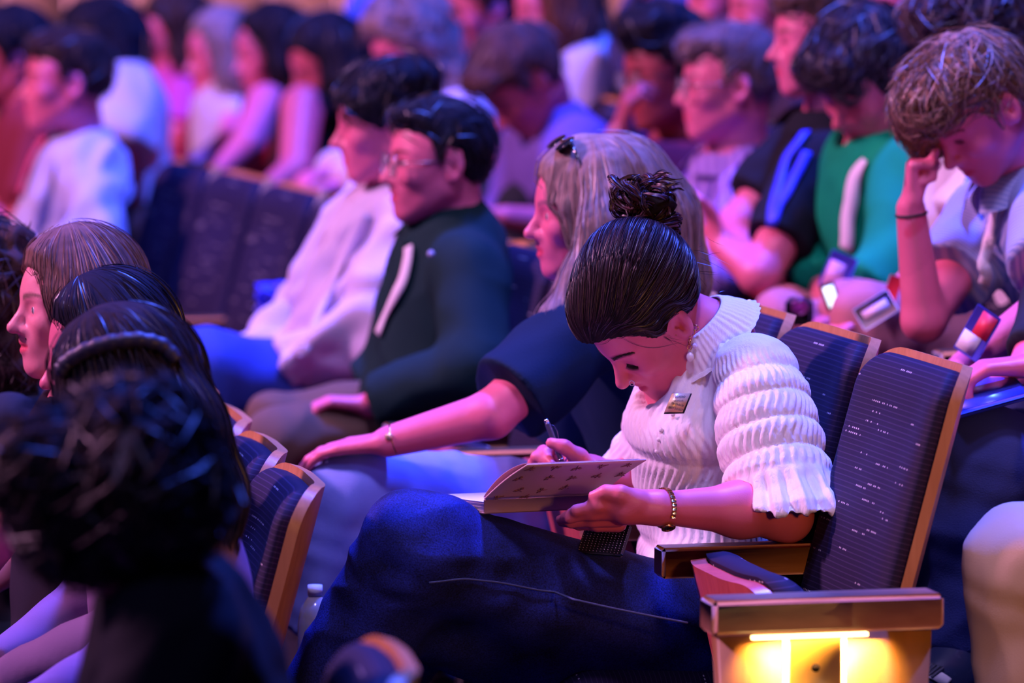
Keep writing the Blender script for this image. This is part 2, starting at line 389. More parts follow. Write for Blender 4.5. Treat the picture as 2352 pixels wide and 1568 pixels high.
def seat_fabric():
    m, nt, b = nodes('seat_fabric', .75, .25); L = nt.links.new
    uv = nn(nt, 'ShaderNodeUVMap', uv_map='UV'); sp = nn(nt, 'ShaderNodeSeparateXYZ'); L(uv.outputs[0], sp.inputs[0])
    def M(op, a, bb=None, c=None):
        n = nn(nt, 'ShaderNodeMath', operation=op)
        for i, q in enumerate((a, bb, c)):
            if q is None: continue
            if isinstance(q, (int, float)): n.inputs[i].default_value = q
            else: L(q, n.inputs[i])
        return n.outputs[0]
    u, v = sp.outputs[0], sp.outputs[1]           # metres
    row = M('MULTIPLY', v, 105); rf = M('FRACT', row); ri = M('FLOOR', row)
    line = M('LESS_THAN', rf, .2)
    cu = M('MULTIPLY', u, 125); ci = M('FLOOR', cu); cf = M('FRACT', cu)
    cb = nn(nt, 'ShaderNodeCombineXYZ'); L(ci, cb.inputs[0]); L(ri, cb.inputs[1])
    wn = nn(nt, 'ShaderNodeTexWhiteNoise', noise_dimensions='2D'); L(cb.outputs[0], wn.inputs['Vector'])
    cb2 = nn(nt, 'ShaderNodeCombineXYZ'); L(M('FLOOR', M('MULTIPLY', u, 15)), cb2.inputs[0]); L(ri, cb2.inputs[1])
    wn2 = nn(nt, 'ShaderNodeTexWhiteNoise', noise_dimensions='2D'); L(cb2.outputs[0], wn2.inputs['Vector'])
    on = M('MULTIPLY', M('GREATER_THAN', wn.outputs['Value'], .45), M('GREATER_THAN', wn2.outputs['Value'], .93))
    on = M('MULTIPLY', on, M('MULTIPLY', M('LESS_THAN', rf, .30), M('LESS_THAN', cf, .5)))
    mx = nn(nt, 'ShaderNodeMix', data_type='RGBA'); L(line, mx.inputs[0]); mx.inputs[6].default_value = (.010, .006, .032, 1); mx.inputs[7].default_value = (.032, .020, .068, 1)
    m2 = nn(nt, 'ShaderNodeMix', data_type='RGBA'); L(on, m2.inputs[0]); L(mx.outputs[2], m2.inputs[6]); m2.inputs[7].default_value = (.55, .5, .52, 1)
    L(m2.outputs[2], b.inputs['Base Color'])
    tc = nn(nt, 'ShaderNodeTexCoord'); nz = nn(nt, 'ShaderNodeTexNoise', i_Scale=600., i_Detail=2.); L(tc.outputs['Object'], nz.inputs['Vector'])
    bp = nn(nt, 'ShaderNodeBump', i_Strength=.2, i_Distance=.001); L(nz.outputs['Fac'], bp.inputs['Height']); L(bp.outputs[0], b.inputs['Normal'])
    return m
SKIN = (.82, .17, .29); SKIN_D = (.40, .07, .09); SKIN_M = (.68, .13, .19)
WOOD = wood('maple', (.46, .18, .075), (.66, .30, .14)); WOODZ = wood('maple_panel', (.46, .18, .075), (.64, .28, .13), 'Z')
FAB = seat_fabric(); METAL = plain('black_metal', (.02, .02, .025), .5)
WHITE = plain('white_paper', (.85, .82, .82), .7); BLACK = plain('black_plastic', (.012, .012, .016), .3)
GOLD = plain('gold', (.75, .42, .12), .25, 1); SILVER = plain('silver', (.75, .74, .78), .22, 1)
GLASSY = plain('dark_glass', (.01, .01, .015), .05, 0, .8)
EYEW = plain('eyeball', (.75, .62, .65), .15)

# ------------------------------------------------------------------ bodies
def basis(yaw, pitch=0, roll=0):
    """rows f, l, u. yaw 0 = facing the stage (left of picture), + = turned to the aisle; pitch + = looking down; roll + = left ear down"""
    c, s = math.cos(yaw), math.sin(yaw); f = A(-c, -s, 0); l = A(s, -c, 0); u = A(0, 0, 1)
    f2 = f*math.cos(pitch)-u*math.sin(pitch); u2 = u*math.cos(pitch)+f*math.sin(pitch)
    l3 = l*math.cos(roll)-u2*math.sin(roll); u3 = u2*math.cos(roll)+l*math.sin(roll)
    return np.array([f2, l3, u3])
class Frame:
    def __init__(s, O, B, sc=1): s.O = np.asarray(O, float); s.B = B; s.s = sc
    def __call__(s, a, b=0, c=0): return s.O+s.s*(A(a, b, c)@s.B)
    def loc(s, P): return (np.asarray(P)-s.O)@s.B.T/s.s
    def R(s): return s.B.T
def add_head(S, H, female=False, detail=False):
    s = H.s; R = H.R(); w = .94 if female else 1
    E = lambda c, r, k=.015: S.add(el(H(*c), A(*r)*s, R), k*s)
    def Cc(a, b, ra, rb, k=.012): S.add(rc(H(*a), H(*b), ra*s, rb*s), k*s)
    E((-.012, 0, .032), (.097, .076*w, .088), .02)
    E((.03, 0, -.028), (.062, .064*w, .088), .03)
    E((.02, 0, .03), (.07, .066*w, .07), .03)
    for q in (1, -1):
        Cc((-.002, q*.054*w, -.052), (.066, q*.016, -.100), .020, .017, .025)         # jaw
        Cc((.074, q*.008*w, .022), (.066, q*.046*w, .020), .014, .011, .016)             # brow ridge
        E((.060, q*.046*w, -.022), (.024, .020, .022), .022)                          # cheek
        S.sub(el(H(.099, q*.030, .000), A(.017, .017, .012)*s, R), .014*s)           # socket
        S.add(rc(H(.0765, q*.022*w, .001), H(.074, q*.040*w, .000), .0105*s, .0105*s), .006*s)   # lid
        Cc((.098, q*.011, -.036), (.092, q*.014, -.038), .0085, .0075, .006)          # nostril wing
        # ear
        ec = (-.014, q*.081*w, -.006); er = Frame(H(*ec), basis_from(H, q), s)
        S.add(el(er(0, 0, 0), A(.019, .0090, .033)*s, er.R()), .008*s)
        if detail:
            S.sub(el(er(.003, .0105, .003), A(.0135, .0105, .0225)*s, er.R()), .003*s); S.sub(el(er(.004, .006, -.002), A(.008, .011, .011)*s, er.R()), .003*s)
            S.add(rc(er(.010, .004, -.004), er(.006, .004, -.016), .0035*s, .0035*s), .004*s)
            S.add(rc(er(-.006, .0045, .012), er(-.008, .0045, -.008), .003*s, .003*s), .004*s)
        else:
            S.sub(el(er(.002, .009, .002), A(.011, .006, .018)*s, er.R()), .005*s)
    E((.068, 0, -.100), (.022, .021, .019), .02)                                        # chin
    E((.072, 0, -.060), (.024, .032, .030), .02)                                        # muzzle
    Cc((.085, 0, .012), (.112, 0, -.029), .0075, .0100, .010)                            # nose
    E((.113, 0, -.033), (.0115, .0115, .0100), .006)
    Cc((.094, 0, -.042), (.096, 0, -.050), .006, .0055, .006)
    for q in (1, -1):
        Cc((.0965, q*.004, -.0585), (.084, q*.021, -.063), .0058, .0035, .005)
        Cc((.0935, q*.003, -.0725), (.084, q*.019, -.066), .0072, .0035, .005)
    S.sub(rc(H(.101, 0, -.0655), H(.09, .018, -.0648), .0022*s, .0016*s), .004*s)
    S.sub(rc(H(.101, 0, -.0655), H(.09, -.018, -.0648), .0022*s, .0016*s), .004*s)
def basis_from(H, q):
    f, l, u = H.B; a = math.radians(14); u2 = u*math.cos(a)-f*math.sin(a); f2 = f*math.cos(a)+u*math.sin(a)
    b = math.radians(24); o = q*l
    return np.array([f2*math.cos(b)-o*math.sin(b), o*math.cos(b)+f2*math.sin(b), u2])
def face_paint(P, H, brow=(.10, .05, .05), lip=(.95, .55, .62), eyes=True, stubble=0, blush=.0):
    q = H.loc(P); a, b, c = q[:, 0], q[:, 1], q[:, 2]; ab = np.abs(b); col = np.ones((len(P), 3))
    fr = a > .045
    m = fr & (ab < .024) & (c < -.054) & (c > -.080) & (a > .078); wl = np.clip(1-(ab/.023)**2-((c+.066)/.0125)**2, 0, 1)*2.2
    wl = np.clip(wl, 0, 1)*m; col = col*(1-wl[:, None])+wl[:, None]*np.array(lip)
    yb = .0215+.006*np.sin(np.clip((ab-.010)/.045, 0, 1)*PI*.8); th = .0052-.0035*np.clip((ab-.03)/.03, 0, 1)
    wb = np.clip(1.6-np.abs(c-yb)/th*1.2, 0, 1)*(fr & (ab > .011) & (ab < .056)); col = col*(1-.9*wb[:, None])+.9*wb[:, None]*np.array(brow)
    if eyes:
        we = np.clip(2-((ab-.031)/.0135)**2*1.5-((c-.000)/.0058)**2*1.5, 0, 1)*(fr & (ab < .05)); col = col*(1-.85*we[:, None])+.85*we[:, None]*A(.12, .09, .1)
    if stubble:
        ws = np.clip((-.035-c)/.02, 0, 1)*np.clip((a+.02)/.03, 0, 1)*(c > -.13)*stubble; col = col*(1-ws[:, None])+ws[:, None]*A(.35, .3, .35)
    return col
def add_hand(S, wr, fd, pn, ts, s=1, curl=(25, 35, 25), spread=.0, thumb=None, rr=1):
    """wr wrist, fd finger direction, pn direction the palm faces, ts direction of the thumb side"""
    fd, pn = unit(fd), unit(pn); ts = unit(ts-fd*np.dot(ts, fd)); pn = unit(pn-fd*np.dot(pn, fd)-ts*np.dot(pn, ts))
    k = .006*s; L = [(.029, .040, .026, .021), (.032, .045, .029, .022), (.029, .041, .027, .022), (.024, .032, .021, .019)]
    for i in range(4):
        o = (.029-.0195*i)*s; kn = wr+fd*(.088-.004*abs(i-1))*s+ts*o
        S.add(rc(wr+ts*o*.5+fd*.008*s, kn, .0145*s*rr, .0105*s*rr), .012*s)
        d = unit(fd+ts*(1.5-i)*spread); p = kn
        for j in range(3):
            an = math.radians(curl[j]*(1+.06*i)); d2 = unit(d*math.cos(an)+pn*math.sin(an)); pn2 = unit(pn*math.cos(an)-d*math.sin(an)) if j == 0 else pn2
            if j > 0: d2 = unit(d*math.cos(an)+pn2*math.sin(an)); pn2 = unit(pn2*math.cos(an)-d*math.sin(an))
            n = p+d2*L[i][j+1]*s; S.add(rc(p, n, (.0098-.0011*j)*s*rr, (.0090-.0012*j)*s*rr), k*.6); p, d = n, d2
    t = thumb or (.55, .75, .25); d = unit(fd*t[0]+ts*t[1]+pn*t[2]); p = wr+fd*.018*s+ts*.018*s+pn*.006*s
    for j, (ln, r0, r1) in enumerate([(.044, .0150, .0115), (.032, .0112, .0098), (.026, .0098, .0078)]):
        n = p+d*ln*s; S.add(rc(p, n, r0*s*rr, r1*s*rr), .009*s if j == 0 else k*.6); p = n; d = unit(d*.95+fd*.25+pn*.15)
def strands(name, S, V, N, count, seg, step, flow, r, mat, parent, off=.002, lift=.0, jit=.25, c0=.6, c1=1.5, seed=1, sel=None, nside=2):
    """hair strands walking on the surface of a hair volume"""
    g = np.random.default_rng(seed); ids = np.arange(len(V)) if sel is None else np.nonzero(sel)[0]
    P = V[g.choice(ids, count)]+g.normal(size=(count, 3))*S.h*.5; off = off*(.3+1.4*g.random(count)); J = g.normal(size=(count, 3))*jit
    path = []; prev = None; st = step*(.6+.8*g.random(count)); ok = np.ones(count, bool); n0 = None
    for i in range(seg+1):
        n = S.grad(P); d0 = S.sample(P)
        if i: ok &= (np.abs(d0) < .03) & ((n*n0).sum(1) > .35)
        n0 = n; P = P-n*(d0-off-lift*(i/seg)**2)[:, None]; path.append(P)
        d = flow(P, n)+J; d = d-n*(d*n).sum(1)[:, None]; d /= np.maximum(1e-6, np.linalg.norm(d, axis=1))[:, None]
        if prev is not None: d = d*.5+prev*.5; d /= np.maximum(1e-6, np.linalg.norm(d, axis=1))[:, None]
        prev = d; P = P+d*st[:, None]
    path = [q[ok] for q in path]
    path = np.stack(path, 1)
    return strand_mesh(name, path, r, mat, parent, c0, c1, g, nside)
def strand_mesh(name, path, r, mat, parent, c0=.6, c1=1.5, g=None, n=2):
    g = g or np.random.default_rng(3); C, m = path.shape[:2]
    T = np.gradient(path, axis=1); T /= np.maximum(1e-9, np.linalg.norm(T, axis=2))[..., None]
    ref = np.where((np.abs(T[..., 2:3]) < .9), A(0, 0, 1), A(1, 0, 0)); N = np.cross(T, ref); N /= np.maximum(1e-9, np.linalg.norm(N, axis=2))[..., None]; B = np.cross(T, N)
    if n == 2: tw = g.random((C, 1, 1))*PI; N = N*np.cos(tw)+B*np.sin(tw)      # flat locks, each turned its own way
    tt = np.linspace(0, 1, m); rad = r*(np.clip(tt*6, .35, 1)*np.clip((1-tt)*3+.15, 0, 1))[None, :, None]*(.6+.8*g.random((C, 1, 1)))
    V = np.stack([path+rad*(math.cos(2*PI*j/n)*N+math.sin(2*PI*j/n)*B) for j in range(n)], 2).reshape(-1, 3)
    base = (np.arange(C)*m*n)[:, None, None]; i = np.arange(m-1)[None, :, None]*n; j = np.arange(n if n > 2 else 1)[None, None, :]; k = (j+1) % n
    Q = np.stack([base+i+j, base+i+k, base+i+n+k, base+i+n+j], 3).reshape(-1, 4)
    col = np.repeat(c0+(c1-c0)*g.random(C), m*n)[:, None]*np.ones(3)
    return mobj(name, V, Q, mat, parent, col=col)
FLOOR = {'C': -.29, 'A': -.08, 'B': .10, 'D': .28}
LINE_M = ([-.14, -.06, -.036, -.032, .004, .008, .026, .034, .06, .09], [-.085, -.072, -.04, .028, .030, -.012, -.012, .032, .060, .074])
LINE_F = ([-.14, .0, .02, .038, .058, .09], [-.14, -.14, -.10, .0, .056, .078])
def hair_mesh(parent, H, hp, h, female, name='hair'):
    S = SDF(); s = H.s; R = H.R(); w = .95 if female else 1; t = hp.get('t', .0)
    S.add(el(H(-.014, 0, .036+t*.4), A(.109+t, .087*w+t, .100+t*1.2)*s, R), .01)
    for c, r in hp.get('pre', []): S.add(el(H(*c), A(*r)*s, R), .02)
    la, lc = hp.get('line', LINE_F if female else LINE_M)
    def cutf(X, Y, Z):
        dx, dy, dz = X-H.O[0], Y-H.O[1], Z-H.O[2]
        a = (dx*H.B[0, 0]+dy*H.B[0, 1]+dz*H.B[0, 2])/s; c = (dx*H.B[2, 0]+dy*H.B[2, 1]+dz*H.B[2, 2])/s
        return (np.interp(a, la, lc).astype(np.float32)-c)*s*.75
    S.cut(cutf, hp.get('taper', .009))
    for c, r in hp.get('extra', []): S.add(el(H(*c), A(*r)*s, R), hp.get('k', .02))
    for p, q, r0, r1 in hp.get('ext', []): S.add(rc(H(*p), H(*q), r0*s, r1*s), hp.get('k', .02))
    for pts, rs in hp.get('world', []): S.chain(pts, rs, .03)
    S.eval(h); V, Q = S.mesh(); N = vnormals(V, Q)
    L = H.loc(V); amp = hp.get('amp', .006); fq = hp.get('freq', 55)
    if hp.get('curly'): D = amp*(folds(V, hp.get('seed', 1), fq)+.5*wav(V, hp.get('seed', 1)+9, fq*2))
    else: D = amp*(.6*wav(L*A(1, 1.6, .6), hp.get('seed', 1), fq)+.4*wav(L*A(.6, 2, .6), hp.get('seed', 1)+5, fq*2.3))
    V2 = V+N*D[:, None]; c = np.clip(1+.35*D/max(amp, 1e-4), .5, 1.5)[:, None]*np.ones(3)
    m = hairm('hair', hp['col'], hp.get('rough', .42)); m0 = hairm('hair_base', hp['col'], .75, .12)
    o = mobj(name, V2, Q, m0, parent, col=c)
    if hp.get('strands'):
        wh = H(*hp.get('whorl', (-.07, 0, .12))); dn = hp.get('down', .3)
        def flow(P, n):
            d = P-wh; d /= np.maximum(1e-6, np.linalg.norm(d, axis=1))[:, None]
            return d*(1-dn)+A(0, 0, -1)*dn+hp.get('bias', A(0, 0, 0))
        so = strands('hair_strands', S, V, N, hp['strands'], hp.get('seg', 6), hp.get('len', .06)*s/hp.get('seg', 6), flow, hp.get('r', .0011), m, o,
                off=hp.get('off', .004)+amp*.6, lift=hp.get('lift', .004), jit=hp.get('jit', .35), seed=hp.get('seed', 1), c0=.55, c1=1.7,
                sel=((L[:, 0]+.012)/.100)**2+(L[:, 1]/(.078*w))**2+((L[:, 2]-.032)/.092)**2 > 1.0)
        so['kind'] = 'stuff'
    return o, S
def collar(parent, NB, ax, fw, r, h0, h1, mat, name='collar', gap=.5, flare=.02, th=.004, ruffle=0, nr=60, m=48, hr=4, rows=0):
    """a shirt collar around the neck: NB base centre, ax neck axis, fw front direction"""
    ax = unit(ax); fw = unit(fw-ax*np.dot(fw, ax)); sd = np.cross(ax, fw); V = []; a = np.linspace(gap, 2*PI-gap, m)
    for side in (0, 1):
        for j in range(hr):
            v = j/(hr-1)
            for i, q in enumerate(a):
                rr = r*(1+.08*math.cos(q))+flare*v+(1-side)*-th+ruffle*(.3+.7*v)*math.sin(q*nr+1.5*math.sin(q*5))*(.7+.3*math.sin(q*7))+rows*math.sin(v*20)
                hh = h0+(h1-h0)*v**1.3
                V.append(NB+rr*(math.cos(q)*fw+math.sin(q)*sd)+ax*hh)
    Q = []; id_ = lambda s_, j, i: s_*hr*m+j*m+i
    for j in range(hr-1):
        for i in range(m-1):
            Q += [[id_(0, j, i), id_(0, j+1, i), id_(0, j+1, i+1), id_(0, j, i+1)], [id_(1, j, i), id_(1, j, i+1), id_(1, j+1, i+1), id_(1, j+1, i)]]
    for i in range(m-1):
        for j in (0, hr-1): Q.append([id_(0, j, i), id_(0, j, i+1), id_(1, j, i+1), id_(1, j, i)])
    for j in range(hr-1):
        for i in (0, m-1): Q.append([id_(0, j, i), id_(1, j, i), id_(1, j+1, i), id_(0, j+1, i)])
    return mobj(name, np.array(V), np.array(Q), mat, parent)
def glasses(parent, H, mat=None, r=.024, name='glasses'):
    b = MB(); s = H.s
    for q in (1, -1):
        b.torus(H(.104, q*.033, -.002), r*s, .0016*s, H.B[0], 20, 6)
        b.tube([H(.100, q*.056, .004), H(.06, q*.074, .006), H(.0, q*.079, .008), H(-.018, q*.078, -.006)], .0016*s, 6)
    b.tube([H(.106, .010, .002), H(.112, 0, .006), H(.106, -.010, .002)], .0016*s, 6)
    o = b.build(name, mat or plain('spectacle_metal', (.3, .28, .32), .25, .8), parent, smooth=True)
    mt, nt, bs = nodes('spectacle_lens', .03, .6); bs.inputs['Alpha'].default_value = .10; bs.inputs['Base Color'].default_value = (.8, .8, .9, 1)
    for q in (1, -1):
        g = MB(); g.sphere(H(.104, q*.033, -.002), A(.0012, r*.98, r*.98)*s, H.R(), 16, 8); g.build('lens', mt, o, smooth=True)
    return o
def eyes(parent, H, look=(0, 0), lash=True, r=.0118):
    """eyeballs seen between the lids"""
    b = MB(); s = H.s
    d = unit(H.B[0]+H.B[1]*look[0]+H.B[2]*look[1])
    for q in (1, -1):
        c = H(.0755, q*.031, .0); b.sphere(c, r*s, None, 16, 12)
    o = b.build('eyeball', EYEW, parent, smooth=True)
    p = MB()
    for q in (1, -1):
        c = H(.0755, q*.031, .0); p.sphere(c+d*(r*.80)*s, A(.35, 1, 1)*.0062*s, H.R(), 12, 8)
    p.build('iris', plain('iris', (.05, .06, .09), .1), o, smooth=True); return o
def lanyard(parent, S, pts, w, mat, off=.006, name='lanyard', sm=3):
    """ribbon lying on the worn cloth"""
    V, N = S.V, S.N; P0 = np.array([W(*p) for p in pts]); t = np.arange(len(P0)); tt = np.linspace(0, len(P0)-1, 22)
    P0 = np.stack([np.interp(tt, t, P0[:, i]) for i in range(3)], 1); cam_ = A(0, 0, CAMZ); D = V-cam_; out = []
    for p in P0:
        d = unit(p-cam_); a = D@d; r = np.linalg.norm(D-a[:, None]*d, axis=1); c = np.nonzero(r < max(.012, r.min()+.006))[0]; k = c[np.argmin(a[c])]; out.append(V[k]+N[k]*off)
    P = np.array(out)
    for _ in range(sm): P[1:-1] = (P[:-2]+2*P[1:-1]+P[2:])/4
    Nn = np.array([N[np.argmin(((V-p)**2).sum(1))] for p in P]); 
    for _ in range(4): Nn[1:-1] = (Nn[:-2]+2*Nn[1:-1]+Nn[2:])/4
    P = P+Nn*.005; b = MB(); b.ribbon(P, Nn, w, .003); return b.build(name, mat, parent)
def person(label, O, yaw, pitch=0, roll=0, s=1.06, row='A', col=SKIN, female=False, hair=None, shirt=None, byaw=15, lean=0, arms={}, legs={},
           trousers=None, h=.0065, wid=1.0, paint={}, pelvis=None, NB=None, detail=False, group=None, hh=None, dpel=0, neck=1.0, shp={}):
    R_ = math.radians; O = W(*O); H = Frame(O, basis(R_(yaw), R_(pitch), R_(roll)), s); bB = basis(R_(byaw)); bf, bl = bB[0], bB[1]; U = A(0, 0, 1)
    tu = unit(U*math.cos(R_(lean))+bf*math.sin(R_(lean))); sb = H(-.032, 0, -.055)
    if NB is None: NB = sb+.095*s*neck*unit(-(.35*H.B[2]+.65*tu)-.25*bf)
    else: NB = W(*NB) if len(NB) == 3 and not isinstance(NB, np.ndarray) else NB
    fz = FLOOR[row]
    if pelvis is None:
        L = (NB[2]-(fz+.52))/max(.3, tu[2]); P = NB-tu*L-bf*.02
    else: P = W(*pelvis)
    tu = unit(NB-P); tl = unit(bl-tu*np.dot(bl, tu)); tf = np.cross(tl, tu); T = np.stack([tf, tl, tu], 1); TL = np.linalg.norm(NB-P)
    ws = .158*s*wid*(.92 if female else 1); sh = {q: NB-.045*s*tu+sg*ws*tl for q, sg in (('L', 1), ('R', -1))}
    for q_ in shp: sh[q_] = W(*shp[q_])
    S = SDF(); add_head(S, H, female, detail)
    nr = (.050 if female else .057)*s
    S.add(rc(sb, NB-.03*tu, nr, nr*1.12), .025)
    C = P+tu*TL*.66+tf*.0; Bc = P+tu*TL*.28
    S.add(el(C, A(.100, .135, .20)*s, T), .04); S.add(el(Bc, A(.095, .13, .17)*s, T), .05); S.add(el(P, A(.11, .15, .10)*s, T), .05)
    S.add(rc(NB-.035*tu, NB-.06*tu-tf*.01, .05*s, .055*s), .03)
    am = {}
    for q, sg in (('L', 1), ('R', -1)):
        S.add(rc(NB-.045*tu, sh[q], .045*s, .043*s), .03)
        a = arms.get(q, {}); e = a.get('e'); w = a.get('w')
        e = sh[q]-.26*s*U+bf*.07+sg*bl*.05 if e is None else W(*e)
        w = P+bf*.30+U*.10+sg*bl*.09 if w is None else W(*w)
        g = a.get('r', .9 if female else 1.0); am[q] = (sh[q], e, w)
        S.add(rc(sh[q], e, .050*s*g, .039*s*g), .03); S.add(rc(e, w, .0400*s*g, .0265*s*g), .015)
        fd = a.get('fd'); fd = unit(w-e)*.6+bf*.4 if fd is None else fd
        pn = a.get('pn', -U); ts = a.get('ts', -sg*bl)
        add_hand(S, w, np.asarray(fd, float), np.asarray(pn, float), np.asarray(ts, float), s*a.get('hs', .98), a.get('curl', (25, 35, 25)), thumb=a.get('thumb'))
    def make_body():
        V, Q = S.mesh(h); V = relax(V, Q, 1, .35)
        hid = np.zeros(len(V), bool)
        for f_ in (X, tr):
            if f_ is not None: hid |= (f_.sample(V) < -.006) & (V > f_.lo).all(1) & (V < f_.lo+f_.h*(f_.n-1)).all(1)
        if hid.any(): V, Q = coarsen(V, Q, hid, 4*h)
        hc = (hair or {}).get('col', (.02, .015, .02)); bc = tuple(np.clip(np.array(hc)/np.array(col)*1.2, .02, .6))
        pc = face_paint(V, H, **{**dict(brow=bc), **paint})
        body = mobj('person', V, Q, skin('skin', col), None, (P[0], P[1], fz), col=pc); tag(body, label, 'person', group)
        return body
    out = dict(H=H, S=S, NB=NB, P=P, T=T, tf=tf, tl=tl, tu=tu, sh=sh, am=am, bf=bf, bl=bl)
    X = tr = None
    if shirt:
        X = SDF(); th = shirt.get('th', .012); m = shirt['mat']
        X.add(el(C, A(.100, .135, .20)*s+th+.006, T), .04); X.add(el(Bc, A(.098, .135, .17)*s+th+.006, T), .05); X.add(el(P, A(.115, .155, .11)*s+th, T), .05)
        X.add(rc(NB-.035*tu, NB-.06*tu-tf*.01, .05*s+th, .055*s+th), .03)
        for q in 'LR':
            a, e, w = am[q]; X.add(rc(NB-.045*tu, a, .046*s+th, .046*s+th), .03); g = arms.get(q, {}).get('r', .9 if female else 1.0)
            sl = shirt.get('sleeve', 'short')
            if sl == 'short':
                z = a+(e-a)*shirt.get('sl', .72); d = unit(e-a); X.add(rc(a, z+d*.03, .050*s*g+th+.008, .050*s*g+th+.012, (z, d)), .03)
            elif sl == 'long':
                ct = shirt.get('cuff', .93); z = e+(w-e)*ct; d = unit(w-e)
                X.add(rc(a, e, .052*s*g+th+.004, .044*s*g+th+.006), .03); X.add(rc(e, z+d*.02, .044*s*g+th+.006, .033*s*g+th+.002, (z, d)), .02)
        nd = unit(unit(H.O-NB)*.45+tu*.6); X.sub(rc(NB+tf*.012-.02*nd, NB+nd*.2+tf*.02, nr*1.10, nr*1.3), .012)
        if shirt.get('vee'): X.sub(rc(NB+tf*.06, NB+tf*.11-tu*shirt['vee'], .035, .01), .01)
        for pr, k in shirt.get('more', []): X.add(pr, k)
        X.amp = shirt.get('amp', .006); X.eval(shirt.get('h', h*1.45))
    # legs
    tr = SDF(); tm = trousers or cloth('dark_trousers', (.02, .022, .035)); tr.add(el(P-.01*tu, A(.125, .165, .12)*s, T), .03)
    ft = []
    for q, sg in (('L', 1), ('R', -1)):
        lg = legs.get(q, {}); hp = P+sg*bl*.085*s-U*.03; kn = W(*lg['k']) if 'k' in lg else hp+bf*.44*s+U*.03+sg*bl*.05
        an = W(*lg['a']) if 'a' in lg else A(kn[0]+bf[0]*.02, kn[1]+bf[1]*.02, fz+.09); rr = lg.get('r', (.088, .066, .055))
        tr.add(rc(hp, kn, rr[0]*s, rr[1]*s), .03); d = unit(an-kn); tr.add(rc(kn, an+d*.03, rr[1]*s, rr[2]*s, (an, d)), .03); ft.append((an, kn))
    tr.eval(.018 if not legs else max(h*1.5, .0095))
    body = out['body'] = make_body()
    if hair: out['hair'], out['hS'] = hair_mesh(body, H, hair, hh or h*1.15, female)
    if shirt:
        V, Q = X.mesh(); V = relax(V, Q, 1, .4); N = vnormals(V, Q); am_ = shirt.get('amp', .006); sd = shirt.get('seed', 3)
        L = (V-P)@T
        V = V+N*(am_*(.55*folds(L*A(1, 1, .45)+L[:, [2, 0, 1]]*A(.25, 0, .2), sd, 30)+.35*wav(L, sd+3, 50)+.5*wav(L*A(1, 1, .5), sd+7, 16)))[:, None]; X.V, X.N = V, vnormals(V, Q)
        out['shirt'] = mobj(shirt.get('name', 'shirt'), V, Q, m, body); out['X'] = X
        if shirt.get('placket'):
            lanyard(out['shirt'], X, shirt['placket'], .034, shirt.get('cmat', m), .002, 'placket', 5)
        if shirt.get('collar'):
            collar(out['shirt'], NB+tf*.008, nd*.7+tu*.5, tf, nr*1.2+.004, .040*s, -.004, shirt.get('cmat', m), gap=.30, flare=.050, hr=6)
    V, Q = tr.mesh(); V = relax(V, Q, 1, .4); N = vnormals(V, Q)
    V = V+N*(.006*folds(V, 17, 24)+.003*wav(V, 19, 60))[:, None]
    out['trousers'] = mobj('trousers', V, Q, tm, body); out['tS'] = tr
    F = SDF()
    for an, kn in ft:
        F.add(rc(an-U*.03, an-U*.035+bf*.02, .042, .045), .02); F.add(rc(A(*(an-U*.0)[:2], fz+.04), A(*(an+bf*.16)[:2], fz+.035), .040, .036), .03)
    V, Q = F.mesh(.018); mobj('shoes', V, Q, plain('dark_shoe', (.02, .02, .025), .5), body)
    return out
# ------------------------------------------------------------------ the hall: stepped floor and rear wall
PHI = math.radians(15)
def strip(name, x0, x1, z0, z1, mat, y0=3, y1=32):
    """a step of the raked floor, running along the rows; x = distance across from the front of row A"""
    b = MB(); R = np.stack([A(math.cos(PHI), math.sin(PHI), 0), A(-math.sin(PHI), math.cos(PHI), 0), A(0, 0, 1)], 1)
    base = A(.787, 9.8, 0)
    c = base+R@A((x0+x1)/2, (y0+y1)/2-9, 0); c[2] = (z0+z1)/2
    b.box(c, (x1-x0, y1-y0, z1-z0), R); return tag(b.build(name, mat), kind='structure')
CARPET = cloth('carpet', (.018, .016, .035), .95, 300, .6)
for i, (x0, x1, z) in enumerate([(-4.5, -.72, FLOOR['C']), (-.72, .28, FLOOR['A']), (.28, 1.28, FLOOR['B']), (1.28, 2.28, FLOOR['D']), (2.28, 9.5, FLOOR['D']+.18)]):
    strip('floor' if i == 0 else 'floor_step', x0, x1, -1.2, z, CARPET, -8 if i else -8, 34)
# rear wall of timber boards, beyond the last people
WB = wood('wall_timber', (.42, .22, .20), (.55, .32, .29), 'Z', 5, .6)
wp0, wp1 = W(-700, 0, 26.5), W(2900, 0, 22.5); wd_ = unit(wp1-wp0)*A(1, 1, 0); wl = np.linalg.norm((wp1-wp0)[:2]); wn_ = A(wd_[1], -wd_[0], 0)
WR = np.stack([wd_, wn_, A(0, 0, 1)], 1)
b = MB(); b.box(A(*((wp0+wp1)/2)[:2], 2.0)-wn_*.1, (wl, .1, 6.4), WR); wall = tag(b.build('wall_rear', plain('wall_dark', (.05, .03, .03), .8)), kind='structure')
nb = 22
for i in range(nb):
    q = MB(); t = (i+.5)/nb; q.box(A(*(wp0+(wp1-wp0)*t)[:2], 2.0), (wl/nb-.02, .06, 6.3), WR, .01); q.build('panel', WB, wall)

